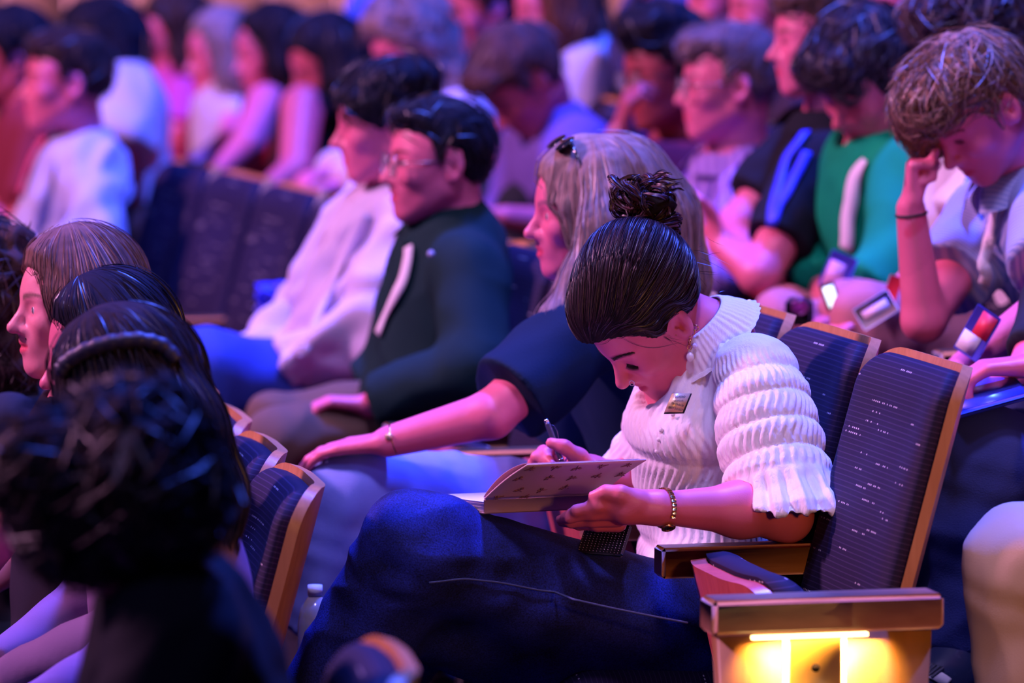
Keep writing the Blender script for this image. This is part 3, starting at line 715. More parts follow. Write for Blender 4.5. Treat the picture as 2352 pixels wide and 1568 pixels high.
# ------------------------------------------------------------------ auditorium chairs
def shell_grid(name, W_, Lz, rcor, curve, th, mat, parent, T, inset=0, pad=0, n=25, m=27, uvs=True, bow=.0, edge=.62):
    """curved panel with rounded top corners. T maps (forward, side, along) -> hall/local coords. pad>0: domed upholstery in front"""
    vs = np.concatenate([np.linspace(inset, Lz-rcor, m-10, endpoint=False), Lz-rcor+(rcor-inset)*np.sin(np.linspace(0, PI/2, 10))])
    us = np.sin(np.linspace(-1, 1, n)*PI/2)
    def hw(v):
        w = W_/2-inset
        if v > Lz-rcor:
            r = rcor-inset; w = W_/2-rcor+math.sqrt(max(0, r*r-(v-(Lz-rcor))**2))
        return w
    def cx(y): return curve*(max(0, abs(y)/(W_/2)-.25)/.75)**2
    Fv, Bv, U = [], [], []
    for v in vs:
        w = hw(v)
        for u in us:
            y = w*u; x0 = cx(y)
            if pad:
                e = (1-abs(u)**5)**.6*(1-max(0, (v-(Lz-inset-.09))/.09)**2.5)**.5 if v < Lz-inset-1e-6 else 0
                e *= min(1, .35+(v-inset)/.04) if inset else 1
                d = pad*(.35+.65*max(0, e))+bow*math.sin(PI*min(1, max(0, (v-.03)/(Lz*.75))))*(1-u*u)
                Fv.append(T(x0+d, y, v)); Bv.append(T(x0+.002, y, v))
            else:
                Fv.append(T(x0, y, v)); Bv.append(T(x0-th, y, v))
            U.append((y, v+ (0 if not pad else .0)))
    k = len(Fv); V = np.array(Fv+Bv); Q = []; m_ = len(vs); f = lambda j, i: j*n+i
    for j in range(m_-1):
        for i in range(n-1):
            Q += [[f(j, i), f(j, i+1), f(j+1, i+1), f(j+1, i)], [k+f(j, i), k+f(j+1, i), k+f(j+1, i+1), k+f(j, i+1)]]
    for j in range(m_-1):
        Q += [[f(j, 0), f(j+1, 0), k+f(j+1, 0), k+f(j, 0)], [f(j, n-1), k+f(j, n-1), k+f(j+1, n-1), f(j+1, n-1)]]
    for i in range(n-1):
        Q += [[f(0, i), k+f(0, i), k+f(0, i+1), f(0, i+1)], [f(m_-1, i), f(m_-1, i+1), k+f(m_-1, i+1), k+f(m_-1, i)]]
    # sharp rim for the plywood: duplicate handled by smooth-by-angle custom normals
    return mobj(name, V, np.array(Q), mat, parent, uv=np.array(U+U))
def sharp(o, ang=40):
    me = o.data; me.set_sharp_from_angle(angle=math.radians(ang)); return o
REC = math.radians(15)
PINKLIT_WOOD = wood('pink_lit_underside', (.48, .075, .075), (.62, .12, .11), 'Z')  # tipped-up plywood, with the pink stage light tinted into its colour
def make_chair(name, label, group, down=True, arm=True, tip=.0):
    t = empty(name, (0, 0, 0)); tag(t, label, 'seat', group)
    # backrest: along axis leans back; forward is +x, left (aisle) is +y
    def TB(f, y, v): return A(f*math.cos(REC)-v*math.sin(REC), y, .37+v*math.cos(REC)+f*math.sin(REC))
    sharp(shell_grid('back_shell', .50, .63, .085, .050, .020, WOODZ, t, TB))
    shell_grid('back_cushion', .50, .63, .085, .050, 0, FAB, t, TB, inset=.014, pad=.055, bow=.025)
    if down:
        def TP(f, y, v): return A(.02+v*.98, y, .30+f+.03*(v/.46)-max(0, v-.36)**2*2.5)
    else:
        def TP(f, y, v): return A(.135-f*.96+.10*(v/.44)+tip, y, .175+v*.97+f*.1)
    sharp(shell_grid('seat_shell', .48, .45, .085, .045 if not down else .01, .018 if down else .03, WOOD if down else PINKLIT_WOOD, t, TP))
    shell_grid('seat_cushion', .48, .45, .085, .045 if not down else .01, 0, FAB, t, (TP if down else (lambda f, y, v: TP(f, y, v*1.07-.01))), inset=.012, pad=.07 if down else .10, bow=.02)
    if arm:
        b = MB(); b.box((.115, .285, .597), (.35, .062, .056), None, .006); b.build('armrest', WOOD, t)
    b = MB(); b.box((.05, .285, .29), (.16, .035, .57), None, .006); b.box((.05, .285, .012), (.26, .07, .022), None, .004)
    b.box((-.02, .0, .33), (.05, .57, .035), None, .006); b.build('support', METAL, t)
    return t
def copy_tree(o, loc, rot, label):
    c = o.copy(); COL.objects.link(c); c.location = loc; c.rotation_euler = (0, 0, rot); c['label'] = label
    for ch in list(o.children):
        d = ch.copy(); COL.objects.link(d); d.parent = c
    ORG[c] = A(*loc); return c
def row_points(x, y, phi, dphi, n, pitch):
    """aisle-side top corners of the backs along a row"""
    out = []; p = A(x, y); ph = phi
    for i in range(n):
        out.append((p.copy(), ph)); p = p+pitch*A(-math.sin(ph), math.cos(ph)); ph += dphi
    return out
def seat_origin(p, ph, zf):
    a = PI+ph; f = A(math.cos(a), math.sin(a)); l = A(-math.sin(a), math.cos(a))
    o = p+f*(.61*math.sin(REC))-l*.25; return (o[0], o[1], zf), a
ROWA = row_points(.815, 9.80, math.radians(13.6), math.radians(.42), 14, .535)
ROWB = [(p+1.10*A(math.cos(ph), math.sin(ph)), ph) for p, ph in row_points(.787, 9.80, math.radians(13.6), math.radians(.42), 22, .535)]
ROWC = row_points(-.327, 9.80, math.radians(9.2), math.radians(.3), 5, .54)
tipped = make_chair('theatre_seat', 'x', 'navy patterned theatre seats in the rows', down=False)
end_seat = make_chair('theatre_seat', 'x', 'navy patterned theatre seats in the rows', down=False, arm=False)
flat = make_chair('theatre_seat', 'x', 'navy patterned theatre seats in the rows', down=True)
CH = {}
def place(proto, key, pt, zf, label, first=[]):
    loc, a = seat_origin(pt[0], pt[1], zf)
    if proto not in first: first.append(proto); proto.location = loc; proto.rotation_euler = (0, 0, a); proto['label'] = label; o = proto
    else: o = copy_tree(proto, loc, a, label)
    CH[key] = (o, loc, a); return o
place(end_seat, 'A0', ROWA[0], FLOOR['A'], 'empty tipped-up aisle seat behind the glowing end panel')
place(flat, 'A1', ROWA[1], FLOOR['A'], 'navy seat that the woman in the white smocked blouse sits on')
for k, d in [(2, 'hidden'), (3, 0), (4, 0), (5, 0), (6, 0), (7, 0), (8, 0), (9, 0), (10, 0), (11, 0)]:
    lab = {2: 'navy seat whose rounded corner shows beyond the white ruffled collar', 3: 'navy seat behind the blonde woman in the dark blue top', 4: 'tipped-up seat with a pink-lit side between the blonde woman and green jacket',
           5: 'navy seat behind the man in the dark green jacket', 6: 'navy seat behind the man in the pale open shirt', 7: 'empty navy seat half hidden by the pale shirt, blue lanyard at its foot',
           8: 'second empty navy seat counted from the pale open shirt', 9: 'third empty navy seat counted from the pale open shirt', 10: 'empty navy seat beside the man in the light collared shirt', 11: 'navy seat behind the man in the light collared shirt'}[k]
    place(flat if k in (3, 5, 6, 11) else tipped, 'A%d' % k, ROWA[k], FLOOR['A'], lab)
for k in range(4):
    place(flat, 'C%d' % k, ROWC[k], FLOOR['C'], ['front-row seat with the longest visible wooden edge, beside blue denim knee', 'front-row seat, middle of the three curved backs', 'front-row seat, topmost of the three curved backs', 'front-row seat behind the light brown haired girl'][k])
place(flat, 'C9', row_points(-.135, 7.62, math.radians(6), 0, 1, .5)[0], FLOOR['C'], 'blurred seat top at the bottom edge of the picture')
BL = {3: 'back-row seat of the young man leaning on his hand', 5: 'back-row seat of the person in green', 6: 'back-row seat of the person in black with blue lanyard', 7: 'back-row seat of the man in the purple striped shirt',
      8: 'back-row seat of the man in maroon', 10: 'back-row seat of the bowed man in lavender', 12: 'back-row seat behind the curly blond head', 13: 'back-row seat of the black-haired bare-armed woman', 14: 'back-row seat of the woman in red',
      15: 'back-row seat of the fair-haired woman in white', 16: 'back-row seat of the woman in pink and glasses', 17: 'bright blue lit seat back beside the billowing white sleeve', 4: 'back-row seat of the curly-haired person in white'}
for k, lab in BL.items(): place(flat, 'B%d' % k, ROWB[k], FLOOR['B'], lab)
# ------------------------------------------------------------------ the woman writing in the notebook
def text_mesh(name, txt, size, mat, parent, matrix, ay='CENTER', ext=.0002):
    cu = bpy.data.curves.new(name, 'FONT'); cu.body = txt; cu.size = size; cu.align_x = 'CENTER'; cu.align_y = ay; cu.extrude = ext; cu.space_character = .95; cu.materials.append(mat)
    tx = bpy.data.objects.new(name, cu); COL.objects.link(tx); bpy.context.view_layer.update()
    me = bpy.data.meshes.new_from_object(tx.evaluated_get(bpy.context.evaluated_depsgraph_get())); bpy.data.objects.remove(tx)
    n = bpy.data.objects.new(name, me); COL.objects.link(n); n.parent = parent; n.matrix_local = matrix; return n
def hero():
    s = 1.09; R_ = math.radians; U = A(0, 0, 1)
    O = W(1490, 731, 10.46); H = Frame(O, basis(R_(22), R_(52), R_(14)), s); bB = basis(R_(16)); bf, bl = bB[0], bB[1]
    NB = W(1655, 775, 10.50); P = W(1650, 1345, 10.56); shL = W(1738, 862, 10.36); shR = W(1610, 835, 10.72)
    eL = W(1800, 1172, 10.24); wL = W(1512, 1166, 10.11); eR = W(1490, 1130, 10.80); wR = W(1362, 1085, 10.63)
    tu = unit(NB-P); tl = unit(bl-tu*np.dot(bl, tu)); tf = np.cross(tl, tu); T = np.stack([tf, tl, tu], 1)
    S = SDF(); add_head(S, H, True, True); sb = H(-.036, 0, -.055)
    S.add(rc(sb, NB, .053*s, .058*s), .03)
    C = W(1622, 960, 10.55)
    S.add(el(C, A(.115, .135, .20), T), .04); S.add(el(W(1625, 1160, 10.55), A(.11, .13, .18), T), .05); S.add(el(P, A(.12, .155, .10), T), .05)
    for n, e, w, k in ((shL, eL, wL, 1), (shR, eR, wR, 1)):
        S.add(rc(NB-.05*tu, n, .045, .045), .03); S.add(rc(n, e, .050, .046), .03)
        m = e+(w-e)*.35; S.add(rc(e, m, .046, .047), .03); S.add(rc(m, w, .047, .028), .03)
    S.add(rc(eL+A(-.01, 0, -.008), eL+A(.012, 0, -.02), .036, .032), .03)       # point of the elbow on the armrest
    # left hand carries the book from below
    wl2 = wL; S.add(rc(wl2, W(1440, 1162, 10.10), .029, .034), .02)
    pb = [(1432, 1150, 10.10), (1425, 1172, 10.115), (1420, 1190, 10.14), (1420, 1202, 10.175)]
    kn = [(1372, 1160, 10.085), (1362, 1178, 10.10), (1362, 1194, 10.125), (1372, 1204, 10.16)]
    tips = [[(1325, 1172, 10.095), (1298, 1186, 10.125)], [(1310, 1188, 10.11), (1286, 1193, 10.15)], [(1312, 1199, 10.14), (1290, 1199, 10.19)], [(1330, 1204, 10.19), (1312, 1202, 10.23)]]
    for a, b_, tt in zip(pb, kn, tips):
        S.add(rc(W(*a), W(*b_), .016, .0135), .014); S.add(rc(W(*b_), W(*tt[0]), .0118, .0105), .006); S.add(rc(W(*tt[0]), W(*tt[1]), .0105, .0085), .005)
    S.chain([W(1462, 1150, 10.085), W(1425, 1134, 10.075), W(1392, 1130, 10.078), W(1362, 1138, 10.085)], [.018, .0145, .0115, .009], .012)   # thumb along the cover
    # right hand around the pen
    S.add(rc(wR, W(1330, 1072, 10.60), .029, .030), .02)
    S.chain([W(1352, 1082, 10.585), W(1330, 1050, 10.575), W(1296, 1026, 10.568), W(1266, 1017, 10.57)], [.022, .0165, .0125, .0105], .01)       # thumb
    for p in ([(1318, 1058, 10.61), (1276, 1026, 10.63), (1250, 1042, 10.61), (1268, 1066, 10.585)], [(1314, 1068, 10.62), (1248, 1036, 10.635), (1232, 1050, 10.61), (1276, 1076, 10.59)],
              [(1310, 1076, 10.635), (1240, 1050, 10.655), (1225, 1064, 10.62), (1262, 1086, 10.60)], [(1310, 1086, 10.65), (1250, 1066, 10.68), (1226, 1080, 10.645), (1256, 1094, 10.62)]):
        S.chain([W(*q) for q in p], [.0135, .0118, .0108, .0085], .005)
    V, Q = S.mesh(.0036); V = relax(V, Q, 1, .3)
    pc = face_paint(V, H, brow=(.07, .04, .05), lip=(.82, .42, .5), eyes=False)
    body = mobj('person', V, Q, skin('skin', (.80, .17, .26)), None, (P[0], P[1], FLOOR['A']), col=pc)
    tag(body, 'woman in white smocked blouse with dark hair bun writing in a notebook', 'person')
    # closed lids: lashes
    for q in (1, -1):
        b = MB()
        for i in range(16):
            t = i/15; y = q*(.019+.024*t); r0 = H(.0885-.006*t*t-.001, y, -.0045-.002*math.sin(t*PI)); d = H.B[0]*.8-H.B[2]*.75+H.B[1]*q*(t-.35)*.9
            b.tube([r0, r0+d*.005*s, r0+d*.0088*s+H.B[2]*.0015], [.0009, .0007, .0003], 4)
        b.tube([H(.0885-.006*(i/8)**2-.001, q*(.018+.025*i/8), -.0035-.0025*math.sin(i/8*PI)) for i in range(9)], .0011, 5)
        b.build('eyelashes', plain('lash', (.015, .01, .012), .6), body)
    # eyebrow hairs
    g = np.random.default_rng(4)
    for q in (1, -1):
        b = MB()
        for i in range(90):
            t = g.random(); y = q*(.010+.045*t); c = .021+.008*math.sin(t*2.3)+(g.random()-.5)*.006*(1-.6*t)
            p0 = H(.0905-.017*t*t-.001*0, y, c); p0 = S.snap(p0[None], .0006, 3)[0]; d = unit(H.B[1]*q*.9+H.B[2]*(.5-.9*t)); p1 = S.snap((p0+d*.007)[None], .0012, 3)[0]
            b.tube([p0, (p0+p1)/2, p1], [.0007, .0006, .0003], 3)
        b.build('eyebrow', plain('brow_hair', (.03, .018, .02), .6), body)['kind'] = 'stuff'
    # ---- hair: combed up to a messy bun
    hm = hairm('dark_hair', (.022, .008, .012), .40, .5); hb = hairm('dark_hair_base', (.014, .007, .010), .7, .15); X = SDF(); R = H.R(); bun = W(1482, 466, 10.50)
    X.add(el(H(-.016, 0, .043), A(.112, .086, .103)*s, R), .01); X.add(el(H(.042, 0, .070), A(.074, .070, .052)*s, R), .07)
    la, lc = [-.15, -.085, -.045, -.02, .002, .018, .030, .045, .062, .085], [-.075, -.062, -.030, .034, .038, .002, .004, .045, .068, .082]
    X.cut(lambda x, y, z: (np.interp(((x-O[0])*H.B[0, 0]+(y-O[1])*H.B[0, 1]+(z-O[2])*H.B[0, 2])/s, la, lc).astype(np.float32)-((x-O[0])*H.B[2, 0]+(y-O[1])*H.B[2, 1]+(z-O[2])*H.B[2, 2])/s)*s*.75, .012)
    top = W(1488, 552, 10.49); X.add(rc(H(-.055, 0, .085), top-A(0, 0, .02), .070*s, .026), .10)
    X.add(el(top-A(0, 0, .012), A(.052, .046, .018)), .02)
    X.eval(.0036); V, Q = X.mesh(); V = relax(V, Q, 1, .4); N = vnormals(V, Q)
    ax = unit(bun-H.O)
    hx = unit(np.cross(ax, A(0, 1, 0))); hy = np.cross(ax, hx); a_ = np.arctan2((V-H.O)@hy, (V-H.O)@hx); V = V+N*(.0006*np.sin(a_*60+3*wav(V, 3, 12))+.0004*np.sin(a_*131))[:, None]
    hair = mobj('hair', V, Q, hb, body, col=(.75+.35*np.sin(a_*34+3*wav(V, 3, 12)))[:, None]*np.ones(3))
    def flow(Pp, n):
        d = top-Pp; return d/np.maximum(1e-6, np.linalg.norm(d, axis=1))[:, None]
    so = strands('hair_strands', X, V, N, 4600, 15, .011, flow, .00045, hm, hair, off=.0016, lift=.0, jit=.03, seed=5, c0=.3, c1=2.6, sel=S.sample(V) > .0008); so['kind'] = 'stuff'
    # bun: looping locks round a core
    bb = MB(); g = np.random.default_rng(12); core = SDF(); core.add(el(bun, A(.037, .033, .033)), .01); core.add(el(bun+A(.03, -.01, -.004), A(.026, .024, .022)), .015); core.add(el(bun+A(-.026, 0, .012), A(.02, .022, .018)), .015)
    Vc, Qc = core.mesh(.004); Nc = vnormals(Vc, Qc); Vc = Vc+Nc*(.004*folds(Vc, 5, 130))[:, None]; buno = mobj('hair_bun', Vc, Qc, hb, hair, col=np.ones((len(Vc), 3)))
    paths = []
    def lock(pts, n, spread, seg=26):
        P0 = np.array(pts); t = np.linspace(0, len(P0)-1, seg); k = np.arange(len(P0))
        sm = np.stack([np.interp(t, k, P0[:, i]) for i in range(3)], 1)
        for _ in range(4): sm[1:-1] = (sm[:-2]+2*sm[1:-1]+sm[2:])/4
        ph = g.random(n)*6.28; rr = np.sqrt(g.random(n))*spread; tw = 2.5
        Tt = np.gradient(sm, axis=0); Tt /= np.linalg.norm(Tt, axis=1)[:, None]; Nn = np.cross(Tt, A(.2, .9, .3)); Nn /= np.linalg.norm(Nn, axis=1)[:, None]; Bn = np.cross(Tt, Nn)
        for i in range(n):
            a = ph[i]+tw*np.linspace(0, 1, seg); en = rr[i]*(.4+.6*np.sin(np.linspace(.15, 1, seg)*PI*.9+.2))
            paths.append(sm+Nn*(np.cos(a)*en)[:, None]+Bn*(np.sin(a)*en)[:, None]+g.normal(size=3)*.001)
    for i in range(80):
        c = bun+np.clip(g.normal(size=3), -1.5, 1.5)*A(.026, .018, .021); e1 = unit(g.normal(size=3)); e2 = unit(np.cross(e1, g.normal(size=3))); r = .016+.018*g.random(); a0 = g.random()*6.28; al = 2.6+2.6*g.random()
        lock([c+r*(math.cos(a)*e1+math.sin(a)*e2*(.75)) for a in np.linspace(a0, a0+al, 9)], 26, .005+.006*g.random())
    for i in range(10):        # wrap at the foot of the bun
        a0 = g.random()*6.28; lock([top+A(.056*math.cos(a), .05*math.sin(a), .012*math.sin(a+1)+.006+i*.003) for a in np.linspace(a0, a0+3.6, 9)], 34, .009)
    for i in range(14):        # loose ends
        d = unit(A(.6+.6*g.random(), -.2+.4*g.random(), .5*g.random()+.05)); c = bun+A(.022, 0, .03)+g.normal(size=3)*.010
        lock([c, c+d*.012, c+d*.022+A(0, 0, .004*g.normal()), c+d*(.028+.014*g.random())+A(.004, 0, -.004)], 7, .003, 12) if i < 8 else lock([c, c+d*.015, c+d*.035], 2, .002, 12)
    m = {}
    for p in paths: m.setdefault(len(p), []).append(p)
    for kx, v in m.items():
        o = strand_mesh('bun_strands', np.array(v), .0013, hm, hair, .5, 5.0, g); o['kind'] = 'stuff'
    # wisps at temple, ear and nape
    ws = []
    for i in range(44):
        k = (0, 1, 2, 2)[i % 4]
        if k == 0: p = H(.012+.014*g.random(), .072, .006*g.normal()); d = -H.B[2]*.8-H.B[0]*.15+H.B[1]*.05; L = .035
        elif k == 1: p = H(-.075+.02*g.normal(), .05+.01*g.normal(), -.055); d = -H.B[2]*.5-H.B[0]*.6+g.normal(size=3)*.35; L = .025
        else: p = W(1590, 600, 10.44)+g.normal(size=3)*.014; d = A(.5, -.2, -.5)+g.normal(size=3)*.55; L = .06
        d = unit(d+g.normal(size=3)*.10); c = g.normal(size=3)*.3; t = np.linspace(0, 1, 12)[:, None]; q = p+d*L*t*(.4+g.random())+c*L*t*t*.5; ws.append(q)
    t = np.linspace(0, 1, 12)[:, None]
    for i in range(3): ws.append(S.snap(H(.062-.002*i, .045, .062)+(H(.012, .078, -.03)-H(.062, .045, .062))*t, .003+.004*np.sin(t[:, 0]*PI).mean(), 3)+H.B[0]*(.012*np.sin(t*PI))*(1+.1*i))
    strand_mesh('hair_wisps', np.array(ws), .00032, hm, hair, .8, 2.5, g)['kind'] = 'stuff'
    # ---- earrings, nose ring
    b = MB(); ea = Frame(H(-.012, .074*.94, -.006), basis_from(H, 1), s); lobe = ea(-.004, .006, -.033)
    for off, R_o, r_o, axv in [(A(0, -.002, -.006), .0055, .0011, A(1, .3, 0)), (A(.004, -.004, .012), .0058, .0010, A(.4, 1, .2)), (A(.011, -.002, .02), .005, .0009, A(.4, 1, .2)), (A(0, -.002, -.016), .0045, .0008, A(.2, 1, 0))]:
        b = MB(); b.torus(lobe+off, R_o, r_o, axv, 18, 6); b.build('earring', GOLD, body, smooth=True)
    for c_, r_ in ((ea(.012, .008, -.012), .0018), (lobe+A(.0005, -.006, .004), .0022)):
        b = MB(); b.sphere(c_, r_, None, 8, 6); b.build('ear_stud', GOLD, body, smooth=True)
    b = MB(); b.sphere(lobe+A(.001, -.003, -.034), A(.0075, .0075, .0088), None, 16, 12); b.build('pearl', plain('pearl', (.85, .75, .78), .12, 0, .8), body, smooth=True)
    b = MB(); b.sphere(lobe+A(.009, -.003, -.014), A(.004, .004, .0055), None, 8, 6); b.build('crystal', plain('crystal', (.75, .6, .8), .05, 0, .9), body)
    b = MB(); nw = H(.106, .0165, -.037); b.torus(nw, .0050, .0007, H.B[0]*.3+H.B[2]*.2+H.B[1]*.3, 16, 6); b.build('nose_ring', SILVER, body, smooth=True)
    # ---- blouse
    bm, nt, bs = nodes('blouse_crepe', .85, .2); bs.inputs['Base Color'].default_value = (.86, .80, .84, 1); bs.inputs['Subsurface Weight'].default_value = 0
    tc = nn(nt, 'ShaderNodeTexCoord'); mp = nn(nt, 'ShaderNodeMapping'); mp.inputs['Scale'].default_value = (1, 1, .22); nt.links.new(tc.outputs['Object'], mp.inputs[0])
    nz = nn(nt, 'ShaderNodeTexNoise', i_Scale=230., i_Detail=4., i_Distortion=.5); nt.links.new(mp.outputs[0], nz.inputs['Vector'])
    bp = nn(nt, 'ShaderNodeBump', i_Strength=.42, i_Distance=.0035); nt.links.new(nz.outputs['Fac'], bp.inputs['Height']); nt.links.new(bp.outputs[0], bs.inputs['Normal'])
    B = SDF()
    B.add(el(C+tf*.0, A(.132, .150, .20), T), .04); B.add(el(W(1560, 985, 10.50), A(.085, .13, .085), T), .05); B.add(el(W(1620, 1150, 10.55), A(.128, .15, .15), T), .05)
    B.add(el(P+A(-.0, 0, .02), A(.150, .172, .12), T), .05); B.add(rc(P+bf*.05+bl*.10+U*.035, P+bf*.16+bl*.12+U*.012, .085, .06), .05)
    B.add(rc(NB-.05*tu, NB-.075*tu, .062, .075), .03); B.add(rc(NB-.045*tu, shL+U*.008, .062, .062), .03); B.add(rc(NB-.045*tu, shR, .06, .06), .03)
    B.sub(rc(NB-.05*tu+.01*tf, H(-.03, 0, -.07), .060, .068), .01); B.sub(rc(NB+tf*.10-.02*tu, NB+tf*.16-.11*tu, .034, .012), .015)
    B.sub(rc(H(.075, 0, -.085), H(.03, 0, -.10), .045*s, .05*s), .02)
    B.cut(lambda x, y, z: (FLOOR['A']+.455+.05*np.clip((x-P[0]+.1)*2, -1, 1)-z))
    V, Q = B.mesh(.0042); V = relax(V, Q, 2, .5); N = vnormals(V, Q); q = (V-P)@T; z = q[:, 2]; ang = np.arctan2(q[:, 1], q[:, 0]+.03)
    bands = [.070, .150, .172, .248, .270]      # elastic rows above the seat
    puff = np.ones(len(V)); rows = np.zeros(len(V))
    zz = np.clip((.37-z)/.05, 0, 1)*np.clip((z-.03)/.03, 0, 1)
    for bz in [.095, .175, .265]:
        g_ = np.exp(-((z-bz)/.012)**2); puff -= g_; rows += g_*np.sin((z-bz)/.0045*2)
    ruf = np.abs(np.sin(ang*34+2.2*wav(V, 8, 30)+2.5*np.sin(z*40)))-.5
    V = V+N*((.006*puff*zz-.003)+.0032*ruf*zz*(.35+puff)+.0009*rows*zz+.0025*folds(V, 9, 34)*(1-zz)+.0016*np.sin(ang*60+2*wav(V, 2, 20))*(1-zz)+.004*np.sin(ang*22)*np.clip((.09-z)/.09, 0, 1))[:, None]
    blouse = mobj('blouse', V, Q, bm, body)
    # sleeves
    for sgn, sh_, e_, nm in ((1, shL, eL, 'L'), (-1, shR, eR, 'R')):
        E = SDF(); d = unit(e_-sh_); e2 = sh_+d*(np.linalg.norm(e_-sh_)*(.985 if sgn > 0 else .95)); cp = W(1768, 1172, 10.24) if sgn > 0 else e2; cn = unit(A(-.33, -.05, -.95)) if sgn > 0 else d
        th = .013; L = np.linalg.norm(e_-sh_); prof = [(0, .070), (.22, .084), (.5, .089), (.78, .084), (.88, .096), (1.1, .124)]
        E.add(el(sh_-d*.01-bl*.01*sgn, A(.074, .066, .064)), .02)
        for (t0, r0), (t1, r1) in zip(prof[:-1], prof[1:]): E.add(rc(sh_+d*L*t0, sh_+d*L*t1, r0, r1), .025)
        E.cut(lambda x, y, z: (x-cp[0])*cn[0]+(y-cp[1])*cn[1]+(z-cp[2])*cn[2])
        ns = np.cross(d, A(0, 1, 0)); ns = unit(ns); bs_ = np.cross(d, ns)
        # hollow cuff
        E.sub(rc(sh_+d*L*.86, sh_+d*L*1.2, .076, .118), .006)
        V, Q = E.mesh(.0032 if sgn > 0 else .005); V = relax(V, Q, 2, .5); N = vnormals(V, Q); v = V-sh_; t = v@d/L; an = np.arctan2(v@bs_, v@ns)
        env = np.clip((t+.14)/.1, 0, 1)*np.clip((.82-t)/.05, 0, 1); f = (t+.16)/.205; sag = .09*np.sin(an*1+.6); f = f+sag
        pz = np.abs(np.sin(PI*f)); gat = np.exp(-(pz/.28)**2); ruf = np.abs(np.sin(an*20+2.6*wav(V, 5, 34)+.5*np.sin(f*PI*2)+2.4*np.floor(f)))-.5
        cuff = np.clip((t-.82)/.10, 0, 1)
        V = V+N*(env*(.0085*(pz**.5)*(1+.5*wav(V, 15, 18))-.005)+.0052*ruf*env*np.clip(pz*1.4, .12, 1)+.0016*np.sin(np.clip(pz, 0, .4)*40)*gat*env+.0050*np.sin(an*17+1.5*np.sin(an*3))*cuff+.002*np.sin(an*41)*cuff+.0012*wav(V, 6, 140))[:, None]
        mobj('sleeve', V, Q, bm, blouse)
    ax = unit(unit(H.O-NB)*.55+tu*.6+bf*.15)
    collar(blouse, NB-ax*.010+tf*.012, ax, tf-tu*.25, .064, .062, .006, bm, 'collar', gap=.22, flare=.040, th=.004, ruffle=.0014, nr=44, m=380, hr=12, rows=.0008)
    collar(blouse, NB-ax*.006+tf*.012, ax, tf-tu*.25, .102, .005, .001, bm, 'collar_frill', gap=.22, flare=.010, th=.003, ruffle=.0022, nr=30, m=300, hr=5)
    b = MB()
    for p in [(1461, 978, 10.34), (1447, 1020, 10.34), (1447, 1070, 10.36), (1520, 930, 10.35)]:
        c = B.snap(W(*p)[None], .004, 8)[0]; b.sphere(c, A(.0045, .003, .0045), None, 10, 6)
    b.build('button', plain('shell_button', (.8, .72, .78), .3), blouse, smooth=True)
    # name badge on the chest
    tl_, tr_, bl_, br_ = W(1545, 903, 10.33), W(1586, 903, 10.345), W(1528, 945, 10.315), W(1568, 946, 10.33)
    bl_ = tl_+(br_-tr_); e1 = unit(tr_-tl_+br_-bl_); e2 = (bl_+br_-tl_-tr_)/2; hh = np.linalg.norm(e2); e2 = unit(e2); e3 = unit(np.cross(e1, e2)); e3 = e3 if e3[1] < 0 else -e3; w_ = np.linalg.norm(tr_-tl_); c0 = (tl_+tr_+bl_+br_)/4
    def quadobj(nm, corners, mat, par, th=.002):
        c = np.array(corners); V = np.concatenate([c, c-e3*th]); return mobj(nm, V, np.array([[0, 1, 2, 3], [7, 6, 5, 4], [0, 4, 5, 1], [1, 5, 6, 2], [2, 6, 7, 3], [3, 7, 4, 0]]), mat, par, smooth=False)
    bd = quadobj('name_badge', [tl_, tr_, br_, bl_], plain('brass_badge', (.80, .55, .30), .35, .3), blouse, .003)
    quadobj('badge_backing', [tl_+e3*-.003+A(.001, 0, .001), tr_+e3*-.003+A(.004, 0, 0), br_+e3*-.003+A(.004, 0, -.002), bl_+e3*-.003+A(0, 0, -.003)], BLACK, bd, .002)
    sh2 = (bl_-tl_)
    for txt, v, sz, ex in [('Office of Student Life', .60, .0048, 0), ('LIBERTY UNIVERSITY', .84, .0050, 0)]:
        mt = Matrix(((e1[0], -e2[0], e3[0], 0), (e1[1], -e2[1], e3[1], 0), (e1[2], -e2[2], e3[2], 0), (0, 0, 0, 1)))
        pos = (tl_+tr_)/2+sh2*v+e3*.0028-ORG[bd]; k = (w_*.80)/(len(txt)*sz*1.3*.46)
        text_mesh('lettering', txt, sz*1.3, plain('engraving', (.05, .03, .03), .6), bd, Matrix.Translation(pos) @ mt @ Matrix.Diagonal((min(1.2, k), 1, 1, 1)))
    b = MB()
    for v, wd2, yy in [(.16, .52, 0), (.22, .50, 0), (.40, .5, 0)]:
        n = 9
        for i in range(n):
            x = (i/(n-1)-.5)*wd2; p = (tl_+tr_)/2+sh2*v+e1*w_*x+e3*.0010; b.tube([p-e1*.0012+e2*.0012*((i*7) % 3-1), p+e1*.0012-e2*.0014*((i*5) % 3-1)], .00035, 4)
    b.build('engraving', plain('engraving', (.05, .03, .03), .6), bd)['kind'] = 'stuff'
    # watch on the left wrist
    wc = wL+(eL-wL)*.045; ad = unit(eL-wL); n1 = unit(np.cross(ad, A(0, 1, 0))); n2 = np.cross(ad, n1); b = MB()
    if n1[2] < 0: n1 = -n1
    for i in range(30):
        a = i/30*2*PI; p = wc+(.0355)*(math.cos(a)*n1+math.sin(a)*n2*1.02)
        if math.cos(a-2.55) > .86 : continue
        rad = unit(p-wc); tg = np.cross(ad, rad); b.box(p, (.0028, .0062, .0095), np.stack([rad, tg, ad], 1), .0008)
    wat = b.build('watch_band', GOLD, body)
    a = 2.55; rad = math.cos(a)*n1+math.sin(a)*n2
    if rad[1] > 0: rad = math.cos(-a)*n1+math.sin(-a)*n2
